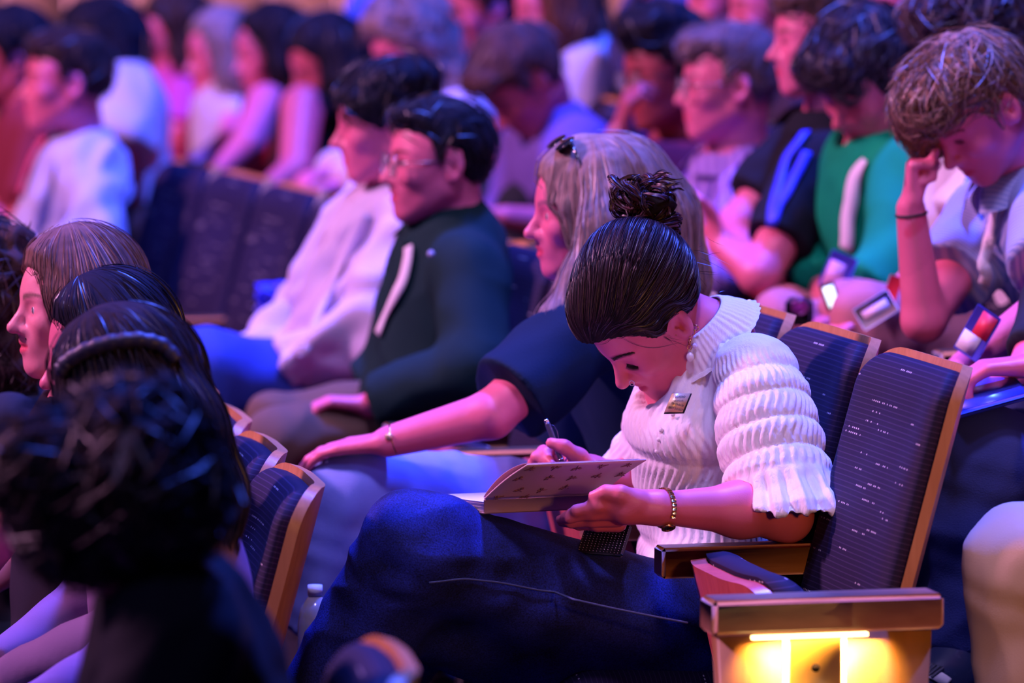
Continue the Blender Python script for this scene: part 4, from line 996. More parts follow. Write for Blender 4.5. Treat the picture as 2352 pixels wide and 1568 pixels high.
    p = wc+rad*.0375; b = MB(); tg = np.cross(ad, rad); Rm = np.stack([tg, ad, rad], 1); b.torus(p+rad*.002, .0105, .0028, rad, 24, 8); b.sphere(p, A(.011, .0095, .004), Rm, 16, 8); b.build('watch_case', GOLD, wat, smooth=True)
    b = MB(); b.sphere(p+rad*.0030, A(.0085, .0075, .0015), Rm, 16, 6); b.build('watch_face', GLASSY, wat, smooth=True)
    b = MB(); rp, rq = W(1250, 1042, 10.61), W(1276, 1026, 10.63); ra_ = unit(rq-rp); b.torus(rp+(rq-rp)*.55, .0126, .0014, ra_, 24, 6); b.build('finger_ring', SILVER, body, smooth=True)
    # ---- jeans
    J = SDF(); hL, hR = W(1640, 1485, 10.44), W(1600, 1475, 10.76); kL, kR = W(955, 1268, 10.16), W(1020, 1330, 10.62); aL, aR = W(735, 1640, 10.22), W(760, 1700, 10.7)
    J.add(el(P-U*.05, A(.15, .18, .11), T), .04); J.add(rc(hL, kL, .128, .100), .04); J.add(rc(kL, aL, .100, .094), .03); J.add(rc(hL-A(0,-.05,.11), kL-A(0,-.12,.10), .14, .10), .04); J.add(rc(hR-A(0,0,.04), kR-A(0,0,.05), .13, .11), .03); J.add(rc(kR, aR, .09, .085), .03)
    J.add(rc(W(920, 1200, 10.15), W(1010, 1212, 10.15), .038, .045), .06)
    V, Q = J.mesh(.006); V = relax(V, Q, 2, .5); N = vnormals(V, Q)
    ax = unit(kL-hL); sx = (V-hL)@ax
    V = V+N*(.0055*folds(V@np.diag([1, 1, 1.4]), 31, 20)*np.clip((sx-.30)/.1, .25, 1)+.002*wav(V, 33, 70)+.005*np.exp(-((sx-.50)/.03)**2)*np.sin((V[:, 2])*60))[:, None]
    dn, nt, bs = nodes('dark_denim', .8, .25); tc = nn(nt, 'ShaderNodeTexCoord'); nz = nn(nt, 'ShaderNodeTexNoise', i_Scale=330., i_Detail=4.); nt.links.new(tc.outputs['Object'], nz.inputs['Vector'])
    n2 = nn(nt, 'ShaderNodeTexNoise', i_Scale=11., i_Detail=4.); nt.links.new(tc.outputs['Object'], n2.inputs['Vector']); ad_ = nn(nt, 'ShaderNodeMath', operation='MULTIPLY'); nt.links.new(nz.outputs['Fac'], ad_.inputs[0]); nt.links.new(n2.outputs['Fac'], ad_.inputs[1])
    rp_ = nn(nt, 'ShaderNodeValToRGB'); rp_.color_ramp.elements[0].color = (.003, .005, .035, 1); rp_.color_ramp.elements[1].color = (.018, .036, .34, 1); rp_.color_ramp.elements[0].position = .12; rp_.color_ramp.elements[1].position = .42
    nt.links.new(ad_.outputs[0], rp_.inputs[0]); nt.links.new(rp_.outputs[0], bs.inputs['Base Color'])
    bp = nn(nt, 'ShaderNodeBump', i_Strength=.45, i_Distance=.002); nt.links.new(nz.outputs['Fac'], bp.inputs['Height']); nt.links.new(bp.outputs[0], bs.inputs['Normal'])
    jeans = mobj('jeans', V, Q, dn, body)
    b = MB(); pts = np.array([W(x, y, 10.06) for x, y in [(985, 1338), (1080, 1342), (1180, 1352), (1290, 1370), (1400, 1395), (1500, 1415), (1580, 1430)]])
    t = np.linspace(0, 6, 60); pts = np.stack([np.interp(t, np.arange(7), pts[:, i]) for i in range(3)], 1); pts = J.snap(pts, .0035, 8); b.tube(pts, .0022, 6); b.build('side_seam', plain('seam_thread', (.05, .07, .20), .8), jeans, smooth=True)
    F = SDF()
    for an in (aL, aR): F.add(rc(A(an[0], an[1], FLOOR['A']+.045), A(an[0], an[1], FLOOR['A']+.045)+bf*.16, .042, .036), .03)
    V, Q = F.mesh(.008); mobj('shoes', V, Q, plain('dark_shoe', (.02, .02, .025), .5), body)
    return dict(J=J)
hero()

# ---- notebook, pen, phone case
def notebook():
    U = A(0, 0, 1); a0 = W(1112, 1180, 10.17); b0 = W(1412, 1166, 10.335); e1 = unit(b0-a0); L = .255; e2 = W(1010, 1163, 10.32)-a0; Wd = np.linalg.norm(e2); e2 = unit(e2-e1*np.dot(e2, e1)); n = unit(np.cross(e1, e2)); n = n if n[2] > 0 else -n
    R = np.stack([e1, e2, n], 1); org = a0+e1*L/2+e2*Wd/2
    t = empty('notebook', org); tag(t, 'open pale notebook with dragonfly print cover held by the writing woman', 'notebook')
    CV = cloth('cover_cloth', (.62, .40, .42), .6, 900, .1, mott=.05); PG = plain('page_edges', (.86, .80, .82), .8)
    b = MB(); b.box(org+n*.0015, (L+.006, Wd+.006, .003), R, .001); b.build('back_cover', CV, t)
    b = MB(); b.box(org+n*.013, (L, Wd-.004, .019), R, .001); pb = b.build('page_block', PG, t)
    for k in range(3):
        q = MB(); q.box(org+n*(.0060+.006*k), (L+.0006, Wd-.003, .0006), R); q.build('page_edge', plain('edge_line', (.62, .45, .52), .8), pb)
    b = MB(); b.box(a0+e1*L/2+n*.013-e2*.0015, (L+.004, .003, .026), R, .001); b.build('spine', CV, t)
    # raised cover, hinged along the near long edge
    h0 = a0+n*.0255; up = unit(W(1214, 1074, 10.06)-W(1114, 1153, 10.165)); H_ = np.linalg.norm(W(1214, 1074, 10.06)-W(1114, 1153, 10.165))
    up = unit(up-e1*np.dot(up, e1)*.0); L2 = L+.006
    nz = unit(np.cross(e1, up)); nz = nz if nz[1] < 0 else -nz
    m = 14; n_ = 6; V = []
    for sd in (0, 1):
        for j in range(m):
            v = j/(m-1)
            for i in range(n_):
                u = i/(n_-1); V.append(h0+e1*L2*u+up*H_*v-nz*(.004*math.sin(v*PI))-nz*.003*sd)
    Q = []; f = lambda s_, j, i: s_*m*n_+j*n_+i
    for j in range(m-1):
        for i in range(n_-1): Q += [[f(0, j, i), f(0, j, i+1), f(0, j+1, i+1), f(0, j+1, i)], [f(1, j, i), f(1, j+1, i), f(1, j+1, i+1), f(1, j, i+1)]]
    for j in range(m-1): Q += [[f(0, j, 0), f(0, j+1, 0), f(1, j+1, 0), f(1, j, 0)], [f(0, j, n_-1), f(1, j, n_-1), f(1, j+1, n_-1), f(0, j+1, n_-1)]]
    for i in range(n_-1): Q += [[f(0, 0, i), f(1, 0, i), f(1, 0, i+1), f(0, 0, i+1)], [f(0, m-1, i), f(0, m-1, i+1), f(1, m-1, i+1), f(1, m-1, i)]]
    cov = mobj('front_cover', np.array(V), np.array(Q), CV, t)
    # loose first sheet bulging behind the cover
    V = []
    for j in range(m):
        v = j/(m-1)
        for i in range(n_): u = i/(n_-1); V.append(h0+e1*(L2-.01)*u+up*(H_-.003)*v-nz*(.005+.012*math.sin(v*PI)**.8))
    V = V+[p-nz*.0006 for p in V]
    mobj('end_sheet', np.array(V), np.array([q for q in Q if True]), plain('endpaper', (.85, .45, .5), .8), t)
    g = np.random.default_rng(3)
    for j, (v, off) in enumerate([(.87, .06), (.87, .27), (.85, .47), (.88, .68), (.86, .88), (.55, .10), (.55, .36), (.50, .55), (.56, .76), (.54, .95), (.22, .22), (.20, .42), (.24, .60), (.06, .10), (.06, .33)]):
        b = MB()
        c = h0+e1*L2*off+up*H_*v+nz*.0012-nz*(.004*math.sin(v*PI)); a = g.random()*PI*2; d = math.cos(a)*e1+math.sin(a)*up; p = -math.sin(a)*e1+math.cos(a)*up
        b.tube([c-d*.010, c, c+d*.011], [.0006, .0012, .0006], 5)
        for s_ in (1, -1):
            for w_, sl in ((.011, .35), (.009, -.25)):
                q1 = c+d*.004+p*s_*w_+d*w_*sl; b.tube([c+d*.003, (c+d*.003+q1)/2+d*.0006, q1], [.0005, .0015, .0006], 5)
        b.build('dragonfly_print', plain('print_mauve', (.25, .10, .13), .7), cov)
    return t
notebook()
def pen():
    p0, p1 = W(1255, 966, 10.600), W(1300, 1085, 10.590); d = unit(p1-p0); L = np.linalg.norm(p1-p0)
    t = empty('pen', p1); tag(t, 'dark blue ballpoint pen held upright above the notebook', 'pen')
    b = MB(); b.tube([p0+d*.004, p0+d*.008, p0+d*L*.62, p0+d*L*.9, p1], [.0048, .0054, .0056, .0052, .003], 14); b.build('barrel', plain('pen_lacquer', (.05, .05, .10), .25), t, smooth=True)
    b = MB(); b.tube([p0-d*.003, p0, p0+d*.006], [.0036, .0042, .0046], 12); b.torus(p0+d*L*.74, .0054, .0008, d, 16, 6); b.build('chrome_cap', SILVER, t, smooth=True)
    sd = unit(np.cross(d, A(0, 1, 0))); sd = sd if sd[0] > 0 else -sd
    b = MB(); b.tube([p0+d*.010+sd*.004, p0+d*.014+sd*.010, p0+d*.026+sd*.0115, p0+d*.050+sd*.0075], .0013, 6); b.build('clip', plain('pen_clip', (.08, .08, .16), .25, .6), t, smooth=True)
pen()
def phone_case():
    tl, tr, br, bl = W(1372, 1212, 10.30), W(1430, 1208, 10.27), W(1432, 1272, 10.22), W(1322, 1262, 10.24)
    e1 = unit(br-bl); e2 = unit(tl+tr-bl-br); n = unit(np.cross(e1, e2)); n = n if n[1] < 0 else -n; e2 = np.cross(n, e1); c = (tl+tr+br+bl)/4
    R = np.stack([e1, e2, n], 1); t = empty('phone', c-A(0, 0, .04)); tag(t, 'black phone case with fine white dots lying in the lap of the writing woman', 'phone')
    b = MB(); b.box(c, (.085, .085, .010), R, .004); b.build('case', BLACK, t)
    b = MB()
    for i in range(13):
        for j in range(13):
            p = c+e1*(-.039+.0065*i)+e2*(-.039+.0065*j)+n*.0052; b.box(p, (.0011, .0011, .0006), R)
    b.build('white_dots', plain('dot_print', (.8, .6, .8), .5), t)['kind'] = 'stuff'
phone_case()
# ------------------------------------------------------------------ the audience
DENIM = cloth('light_denim', (.24, .31, .86), .85, 500, .5, mott=.25); BDENIM = cloth('blue_denim', (.04, .075, .42), .85, 500, .5, mott=.25)
BLK = (.012, .010, .016); DBR = (.035, .018, .018); BRN = (.13, .062, .05); LBR = (.26, .14, .10); BLD = (.56, .36, .24); GRY = (.36, .26, .25)
def shirt(col, sleeve='short', **k):
    nm = k.pop('cloth', 'shirt_cloth'); mk = k.pop('mk', {}); return dict(mat=cloth(nm+'_%d' % (sum(col)*1e4), col, **mk), sleeve=sleeve, **k)
FR = lambda x, a: A(*x)
# --- blonde woman beside the writer
def blonde():
    U = A(0, 0, 1)
    hair = dict(col=(.28, .175, .16), amp=.003, freq=70, strands=2200, seg=10, len=.24, r=.0008, jit=.07, down=.55, whorl=(.0, 0, .17), off=.003, lift=.0, rough=.36, seed=21,
        line=([-.14, .0, .03, .045, .058, .09], [-.14, -.12, -.06, .012, .056, .078]), t=.008,
        ext=[((.055, .030, .082), (.052, .068, .018), .020, .012), ((.052, .068, .018), (.050, .075, -.05), .012, .005), ((.055, -.030, .082), (.055, -.068, .0), .020, .012), ((.07, .02, .075), (.078, .052, .03), .012, .006)],
        world=[([W(1395, 400, 11.24), W(1392, 520, 11.17), W(1340, 640, 11.14), W(1268, 730, 11.10), W(1225, 790, 11.08)], [.055, .045, .036, .024, .010]),
               ([W(1440, 410, 11.30), W(1500, 500, 11.30), W(1535, 640, 11.32), W(1510, 780, 11.36)], [.085, .085, .075, .05]),
               ([W(1400, 420, 11.46), W(1380, 560, 11.50), W(1330, 700, 11.5)], [.05, .045, .03])])
    p = person('blonde woman in dark blue top with sunglasses on her hair leaning on her knee', (1349, 488, 11.30), 12, 3, 0, 1.06, 'A', SKIN, True, hair,
        shirt((.003, .015, .042), 'short', collar=False, amp=.008, sl=.80, h=.0055, name='blouse', th=.022, seed=5, mk=dict(weave=320, bump=.6)), 16, 22, NB=(1400, 690, 11.32), shp={'L': (1345, 762, 11.14)},
        arms={'L': dict(e=(1128, 952, 11.0), w=(892, 1014, 11.02), fd=W(730, 1030, 11.08)-W(892, 1014, 11.02), curl=(8, 14, 14), r=1.10, hs=1.08), 'R': dict(e=(1290, 1080, 11.6), w=(1010, 1118, 11.42), fd=A(.7, 0, .35), ts=A(0, -1, .3), pn=A(-.3, 0, -1), curl=(40, 50, 30))},
        legs={'L': dict(k=(800, 1140, 11.12), a=(765, 1450, 11.15), r=(.105, .098, .088)), 'R': dict(k=(960, 1175, 11.5), a=(930, 1460, 11.5), r=(.10, .088, .08))}, trousers=DENIM, h=.0048, detail=True, pelvis=(1560, 1180, 11.42), paint=dict(eyes=False, lip=(.9, .45, .55)))
    H, b = p['H'], p['body']; eyes(b, H, (0, 0))
    # sunglasses pushed up on the hair
    g = MB(); s = H.s; q = Frame(H(.038, 0, .125), np.array([H.B[0]*.55+H.B[2]*.83, H.B[1], H.B[2]*.55-H.B[0]*.83]), s)
    for k in (1, -1):
        g.sphere(q(.012, k*.036, 0), A(.004, .028, .022)*s, q.R(), 14, 10); g.tube([q(.010, k*.062, .006), q(-.03, k*.078, -.004), q(-.06, k*.084, -.03)], .0032, 6)
    g.tube([q(.014, .012, .006), q(.016, 0, .008), q(.014, -.012, .006)], .003, 6); g.build('sunglasses', GLASSY, b, smooth=True)
    wr, e = p['am']['L'][2], p['am']['L'][1]; d = unit(e-wr); c = wr+d*.012
    g = MB(); g.torus(c, .0305, .0020, d, 28, 6); w = g.build('watch_band', GOLD, b, smooth=True); n = unit(np.cross(d, A(0, 0, 1))); n = n if n[1] < 0 else -n; n = unit(n-d*.0+A(-.25, 0, .35))
    g = MB(); g.sphere(c+n*.031, .0085, None, 12, 8); g.build('watch_face', plain('watch_gold_face', (.9, .65, .4), .15, .6), w, smooth=True)
    # phone and cup in the far hand
    t = empty('phone', W(1150, 1160, 11.36)); tag(t, 'phone with pink patterned edge held by the blonde woman', 'phone'); c = W(1138, 1130, 11.36); e1 = unit(W(1180, 1085, 11.42)-W(1100, 1170, 11.3)); n = unit(A(.5, -.6, .5)); n = unit(n-e1*np.dot(n, e1)); R = np.stack([e1, np.cross(n, e1), n], 1)
    g = MB(); g.box(c, (.145, .07, .010), R, .004); g.build('case', plain('phone_case_pink', (.75, .35, .5), .3), t); g = MB(); g.box(c+n*.0052, (.135, .062, .001), R); g.build('screen', GLASSY, t)
    t = empty('cup', W(960, 1180, 11.38)); tag(t, 'pale pink cup tilted in the lap of the blonde woman', 'cup'); g = MB(); p0, p1 = W(1000, 1185, 11.38), W(945, 1140, 11.34); g.tube([p0, p0+(p1-p0)*.5, p1], [.026, .032, .038], 24); g.build('cup_body', plain('paper_cup', (.8, .62, .7), .5), t, smooth=True)
    g = MB(); g.torus(p1, .038, .003, unit(p1-p0), 24, 8); g.build('rim', plain('paper_cup', (.8, .62, .7), .5), t, smooth=True)
blonde()
# --- man in the green jacket
GJ = dict(col=BLK, amp=.004, strands=500, seg=6, len=.06, down=.15, whorl=(.02, 0, .10), pre=[((.02, 0, .085), (.085, .072, .050))], seed=31, bias=None)
GJ.pop('bias')
p = person('man in dark green jacket with white lanyard and clear glasses', (1005, 374, 12.62), 17, 0, 0, 1.08, 'A', SKIN, False, GJ,
    shirt((.005, .026, .028), 'long', collar=True, amp=.010, seed=7, th=.026, name='jacket'), 16, -12, NB=(1045, 548, 12.66), arms={'L': dict(e=(1085, 850, 12.36), w=(850, 930, 12.42), fd=A(-1, 0, .1)), 'R': dict(w=(830, 900, 12.85))},
    legs={'L': dict(k=(640, 1010, 12.4), a=(560, 1300, 12.4)), 'R': dict(k=(640, 975, 12.75), a=(560, 1280, 12.75))}, trousers=cloth('tan_trousers', (.15, .085, .06)), h=.006, detail=True, paint=dict(stubble=.25, brow=(.08, .04, .05)), pelvis=(985, 935, 12.66))
glasses(p['body'], p['H']); eyes(p['body'], p['H'])
lanyard(p['shirt'], p['X'], [(940, 560, 12.3), (925, 640, 12.3), (895, 700, 12.3), (868, 760, 12.3)], .026, plain('white_ribbon', (.85, .75, .82), .7))
g = MB(); g.sphere(p['X'].snap(W(990, 583, 12.3)[None], .006)[0], .008, None, 10, 6); g.build('collar_button', plain('snap_button', (.4, .4, .55), .3), p['shirt'], smooth=True)
# --- man in the pale open shirt
p = person('dark-haired man in pale open shirt and blue jeans, head turned to the stage', (884, 284, 13.2), 10, 6, 0, 1.08, 'A', SKIN, False,
    dict(col=BLK, amp=.007, strands=500, len=.07, down=.3, whorl=(-.07, 0, .12), seed=33, extra=[((.072, .0, .070), (.028, .055, .022)), ((.060, .045, .045), (.030, .022, .030)), ((.035, .060, .035), (.03, .018, .035))], pre=[((-.03, 0, .09), (.10, .085, .055))]),
    shirt((.62, .50, .68), 'long', collar=True, amp=.026, th=.030, placket=[(835, 500, 13), (800, 560, 13), (760, 640, 13), (715, 740, 13), (690, 820, 13)], seed=9, name='overshirt'), 16, -20, NB=(925, 478, 13.25), arms={'L': dict(e=(860, 760, 12.98), w=(640, 850, 13.0), fd=A(-1, 0, -.2)), 'R': dict(e=(700, 750, 13.5), w=(575, 842, 13.3))},
    legs={'L': dict(k=(470, 850, 12.95), a=(420, 1150, 12.9), r=(.10, .085, .07)), 'R': dict(k=(470, 830, 13.3), a=(420, 1150, 13.3))}, trousers=BDENIM, h=.0075, detail=True, pelvis=(770, 880, 13.25), paint=dict(brow=(.08, .04, .05)))
# --- man in the light collared shirt, far along the row
p = person('man in light blue and white collared shirt with pink lanyard at the row\'s far end', (150, 192, 15.6), 14, -2, 0, 1.09, 'A', SKIN, False,
    dict(col=DBR, amp=.006, strands=250, len=.06, seed=35, extra=[((.07, .0, .085), (.030, .055, .025))], pre=[((.0, 0, .09), (.10, .08, .045))]),
    shirt((.52, .50, .74), 'long', collar=True, amp=.022, placket=[(120, 375, 15.5), (95, 440, 15.5), (75, 520, 15.5), (60, 580, 15.5)], th=.028, seed=11), 15, -14, NB=(195, 345, 15.65), arms={'L': dict(e=(215, 560, 15.3), w=(60, 640, 15.3))}, h=.0075, detail=True)
lanyard(p['shirt'], p['X'], [(95, 292, 15.3), (60, 330, 15.3), (25, 370, 15.3), (-10, 430, 15.3)], .03, plain('pink_ribbon', (.8, .08, .22), .7))

# --- back row, from the aisle inward
p = person('person in khaki trousers with a hand on the knee at the right edge', (2760, 420, 10.3), 10, 5, 0, 1.06, 'B', SKIN, False, dict(col=DBR), shirt((.3, .2, .2), 'long'), 15, 5,
    arms={'L': dict(e=(2640, 1000, 9.9), w=(2440, 1215, 9.86), fd=A(-1, 0, -.45), curl=(20, 40, 30)), 'R': {}}, legs={'L': dict(k=(2355, 1300, 9.86), a=(2352, 1680, 9.9), r=(.11, .098, .085)), 'R': dict(k=(2480, 1250, 10.3), a=(2450, 1600, 10.3))},
    trousers=cloth('khaki', (.62, .47, .36), .8, 600, .3), h=.008)
p = person('person in dark blue jeans holding a blue tablet behind the empty aisle seat', (2620, 330, 10.95), 10, 25, 0, 1.06, 'B', SKIN, False, dict(col=DBR), shirt((.02, .02, .03), 'long', cuff=.75), 15, 15,
    arms={'L': dict(e=(2560, 800, 10.7), w=(2385, 838, 10.66), fd=A(-1, 0, -.05), pn=A(0, 0, -1), curl=(25, 40, 30), hs=1.15, r=1.1), 'R': dict(e=(2420, 700, 11.1), w=(2345, 850, 10.9), fd=A(-1, 0, -.3), curl=(20, 30, 30), hs=1.1)},
    legs={'L': dict(k=(2270, 1055, 10.66), a=(2205, 1475, 10.72), r=(.10, .088, .078)), 'R': dict(k=(2330, 1030, 11.0), a=(2290, 1450, 11.0), r=(.1, .085, .075))}, trousers=cloth('jeans_dark', (.04, .06, .24), .85, 420, .6, mott=.35), h=.006)
def sneaker():
    t = empty('sneaker', W(2160, 1620, 10.66)); tag(t, 'dark blue sneaker with white side stripe under the row behind', 'shoe'); S = SDF()
    S.add(rc(W(2185, 1530, 10.68), W(2110, 1580, 10.62), .055, .045), .03); S.add(rc(W(2200, 1490, 10.7), W(2180, 1560, 10.66), .042, .05), .03); V, Q = S.mesh(.005); mobj('upper', V, Q, plain('shoe_leather', (.02, .03, .08), .25), t)
    g = MB(); P = S.snap(np.array([W(2150+i*5, 1508+i*6.0, 10.55) for i in range(12)]), .003, 8); g.ribbon(P, S.grad(P), .022, .003); g.build('white_stripe', plain('shoe_white', (.7, .7, .75), .5), t)
    for i in range(4):
        P = S.snap(np.array([W(2128+i*10+k*4, 1500+i*12-k*5, 10.55) for k in range(8)]), .004, 8); g = MB(); g.tube(P, .0035, 6); g.build('lace', plain('lace', (.05, .06, .1), .7), t, smooth=True)
sneaker()
t = empty('tablet', W(2262, 935, 10.6)); tag(t, 'blue tablet cover held over the dark blue jeans', 'tablet')
g = MB(); e1 = unit(W(2300, 885, 10.55)-W(2215, 888, 10.9)); c = W(2250, 905, 10.66); e2 = unit(A(.75, -.35, .15)); e1 = unit(A(-.1, .98, .10)); n = unit(np.cross(e2, e1)); e2 = np.cross(e1, n)
R = np.stack([e2, e1, n], 1); g.box(c, (.16, .24, .012), R, .004); g.build('cover', plain('tablet_blue', (.03, .05, .55), .45), t); g = MB(); g.box(c+n*.0065, (.145, .22, .001), R); g.build('screen', plain('tablet_face', (.03, .05, .5), .3), t)

HG = dict(col=(.23, .12, .09), amp=.010, freq=70, curly=True, strands=1500, seg=8, len=.085, r=.0013, jit=.5, down=.25, lift=.014, whorl=(-.06, 0, .12), seed=41, pre=[((.02, 0, .09), (.10, .088, .055))],
    extra=[((.078, .0, .078), (.045, .068, .036)), ((.090, -.050, .045), (.030, .026, .046)), ((.098, -.058, .0), (.016, .016, .032))], line=([-.14, -.06, -.036, -.032, .004, .008, .026, .034, .06, .09], [-.085, -.072, -.04, .028, .034, -.004, .0, .044, .070, .086]))
p = person('young man in patterned light blue shirt resting his forehead on a fist', (2245, 250, 11.45), 33, 42, 0, 1.10, 'B', SKIN, False, HG,
    shirt((.25, .31, .62), 'short', collar=True, amp=.008, seed=13, sl=.62, th=.022, mk=dict(stripe='dots', col2=(.42, .45, .70), sscale=45, axis='DIAGONAL')), 18, 26, NB=(2352, 400, 11.55), shp={'R': (2270, 500, 11.72), 'L': (2420, 500, 11.35)},
    arms={'R': dict(e=(2122, 735, 11.42), w=(2092, 478, 11.40), fd=A(.02, 0, 1), pn=A(.9, .35, 0), ts=A(0, -1, 0), curl=(85, 95, 60), thumb=(.92, -.1, .35), hs=.95, r=1.02), 'L': dict(e=(2420, 690, 11.15), w=(2215, 838, 11.1), fd=A(-1, 0, -.45), r=1.0)},
    h=.0055, detail=True, paint=dict(brow=(.12, .06, .06), stubble=.15), trousers=cloth('navy_shorts', (.03, .04, .10)))
lanyard(p['shirt'], p['X'], [(2285, 470, 11.2), (2275, 520, 11.2), (2268, 580, 11.2), (2255, 655, 11.2)], .026, plain('white_ribbon', (.85, .75, .82), .7))
g = MB(); w_, e_ = p['am']['R'][2], p['am']['R'][1]; g.torus(w_+(e_-w_)*.05, .031, .003, unit(e_-w_), 24, 6); g.build('wristband', plain('cord_black', (.02, .02, .03), .7), p['body'], smooth=True)
def badge(nm, label, c, w, h_, n, mat_parts, tilt=0, cat='badge', parent=None):
    n = unit(n); e1 = unit(np.cross(A(0, 0, 1), n)); e2 = np.cross(n, e1); ct, st = math.cos(tilt), math.sin(tilt); e1, e2 = e1*ct+e2*st, e2*ct-e1*st; R = np.stack([e1, e2, n], 1)
    if parent is None: t = empty(nm, c-A(0, 0, h_/2)); tag(t, label, cat); 
    g = MB(); g.box(c, (w, h_, .004), R, .0015); base = g.build('card', mat_parts[0], parent if parent is not None else t)
    for (dx, dy, sx, sy), m in mat_parts[1:]:
        g = MB(); g.box(c+e1*dx*w+e2*dy*h_+n*.0025, (sx*w, sy*h_, .001), R); g.build('print', m, base)
PW = plain('card_white', (.8, .72, .8), .5); PR = plain('card_red', (.75, .03, .08), .5); PB = plain('card_blue', (.05, .05, .5), .5); PM = plain('card_magenta', (.7, .3, .5), .5)
badge('b', '', W(2245, 765, 11.05), .06, .10, A(-.6, -1, .15), [PB, ((.12, .2, .6, .5), PR), ((-.1, -.25, .7, .4), PW)], -.5, parent=p['body'])
p = person('curly-haired person in white shirt bowed behind the young man with the fist', (2245, 105, 12.35), 18, 22, 0, 1.12, 'B', SKIN, False,
    dict(col=(.07, .04, .05), amp=.014, freq=75, curly=True, strands=1200, len=.06, jit=.8, lift=.012, r=.0014, seed=43, t=.016, extra=[((.065, 0, .085), (.05, .08, .045))]), shirt((.82, .76, .84), 'short', amp=.012, th=.03, seed=15), 15, 22, NB=(2290, 290, 12.45),
    arms={'L': dict(e=(2160, 600, 12.2), w=(2010, 720, 12.1))}, h=.0075, legs={'L': dict(k=(1990, 730, 12.1), a=(1990, 1000, 12.1)), 'R': dict(k=(1960, 720, 12.5), a=(1960, 1000, 12.5))}, trousers=cloth('bare_legs_shorts', (.55, .18, .22)))
lanyard(p['shirt'], p['X'], [(2235, 400, 12.1), (2222, 440, 12.1), (2205, 480, 12.1)], .03, plain('blue_ribbon', (.10, .25, .75), .6))
badge('b', '', W(2012, 712, 11.95), .085, .055, A(-.3, -1, .4), [PW, ((.0, 0, .7, .4), plain('card_pink', (.75, .5, .65), .5))], .6, parent=p['body'])
badge('b', '', W(2050, 665, 12.0), .03, .06, A(-.3, -1, .2), [PR], -.3, parent=p['body'])
# green
p = person('person with dark wavy hair in bright green shirt looking down', (1992, 186, 12.9), 38, 32, 0, 1.13, 'B', SKIN_M, False,
    dict(col=(.028, .018, .026), amp=.010, freq=60, curly=True, strands=1100, len=.07, jit=.5, lift=.008, r=.0014, seed=45, t=.012, extra=[((.072, 0, .082), (.045, .075, .040)), ((.075, .045, .045), (.028, .03, .030))]),
    shirt((.0, .30, .13), 'long', collar=False, amp=.014, th=.030, seed=17, cuff=.6), 20, 12, NB=(2010, 345, 12.95), wid=1.0, arms={'L': dict(e=(2060, 610, 12.65), w=(1930, 720, 12.5)), 'R': dict(e=(1900, 600, 13.1), w=(1890, 700, 12.9))},
    h=.0075, trousers=cloth('bare_legs_shorts2', (.55, .18, .22)), legs={'L': dict(k=(1800, 745, 12.5), a=(1790, 1000, 12.5), r=(.085, .06, .05)), 'R': dict(k=(1800, 725, 12.9), a=(1790, 1000, 12.9), r=(.085, .06, .05))})
lanyard(p['shirt'], p['X'], [(1985, 370, 12.5), (1962, 410, 12.5), (1948, 480, 12.5), (1940, 575, 12.5)], .036, plain('white_ribbon', (.85, .75, .82), .7))
badge('b', '', W(1925, 625, 12.5), .065, .085, A(-.4, -1, .2), [PB, ((-.1, -.1, .6, .7), PM)], -.35, parent=p['body'])
t = empty('phone', W(1905, 712, 12.42)); tag(t, 'phone with glowing white screen in front of the green shirt', 'phone'); g = MB(); R = np.stack([unit(A(.94, -.1, .34)), unit(A(-.34, -.1, .94)), unit(A(.1, -1, 0))], 1); c = W(1908, 680, 12.42)
g.box(c, (.034, .062, .008), R, .003); g.build('case', BLACK, t); g = MB(); g.box(c+R[:, 2]*.0045, (.022, .046, .001), R); g.build('screen', plain('lit_screen', (.8, .9, 1), .4, emis=(.75, .9, 1), es=2.2), t)
t = empty('camera', W(1836, 745, 12.3)); tag(t, 'small black camera with violet lens glint beyond the navy seat', 'camera'); g = MB(); g.box(W(1836, 715, 12.3), (.06, .05, .06), None, .01); g.build('body', BLACK, t); g = MB(); g.torus(W(1836, 702, 12.3)+A(0, -.03, 0), .016, .004, A(0, 1, 0)); g.build('lens_ring', plain('lens_ring', (.25, .05, .25), .2, .5), t, smooth=True); g = MB(); g.sphere(W(1836, 702, 12.3)+A(0, -.028, 0), A(.014, .006, .014)); g.build('lens', plain('lens_glass', (.4, .04, .35), .08), t, smooth=True)
# black polo
p = person('dark-haired man in black polo with bright blue lanyard and crossed arms', (1884, 92, 13.3), 12, 2, 0, 1.07, 'B', SKIN, False, dict(col=BRN, amp=.007, strands=400, seed=47, pre=[((.0, 0, .09), (.10, .08, .045))], extra=[((.07, .0, .085), (.030, .06, .025))]),
    shirt((.010, .009, .016), 'short', collar=True, seed=19, amp=.009), 15, 0, NB=(1905, 285, 13.35), shp={'L': (1880, 385, 13.12)}, arms={'L': dict(e=(1745, 630, 12.95), w=(1655, 560, 13.05), fd=A(-.3, 0, .9), r=1.15), 'R': dict(e=(1690, 520, 13.4), w=(1720, 600, 13.1), fd=A(.6, -.2, -.3), r=1.1)}, h=.0085)
for q in ([(1850, 300, 13), (1800, 370, 13), (1785, 440, 13), (1768, 505, 13)], [(1850, 350, 13), (1825, 400, 13), (1795, 450, 13), (1772, 510, 13)]): lanyard(p['shirt'], p['X'], q, .024, plain('royal_ribbon', (.04, .05, .75), .5))
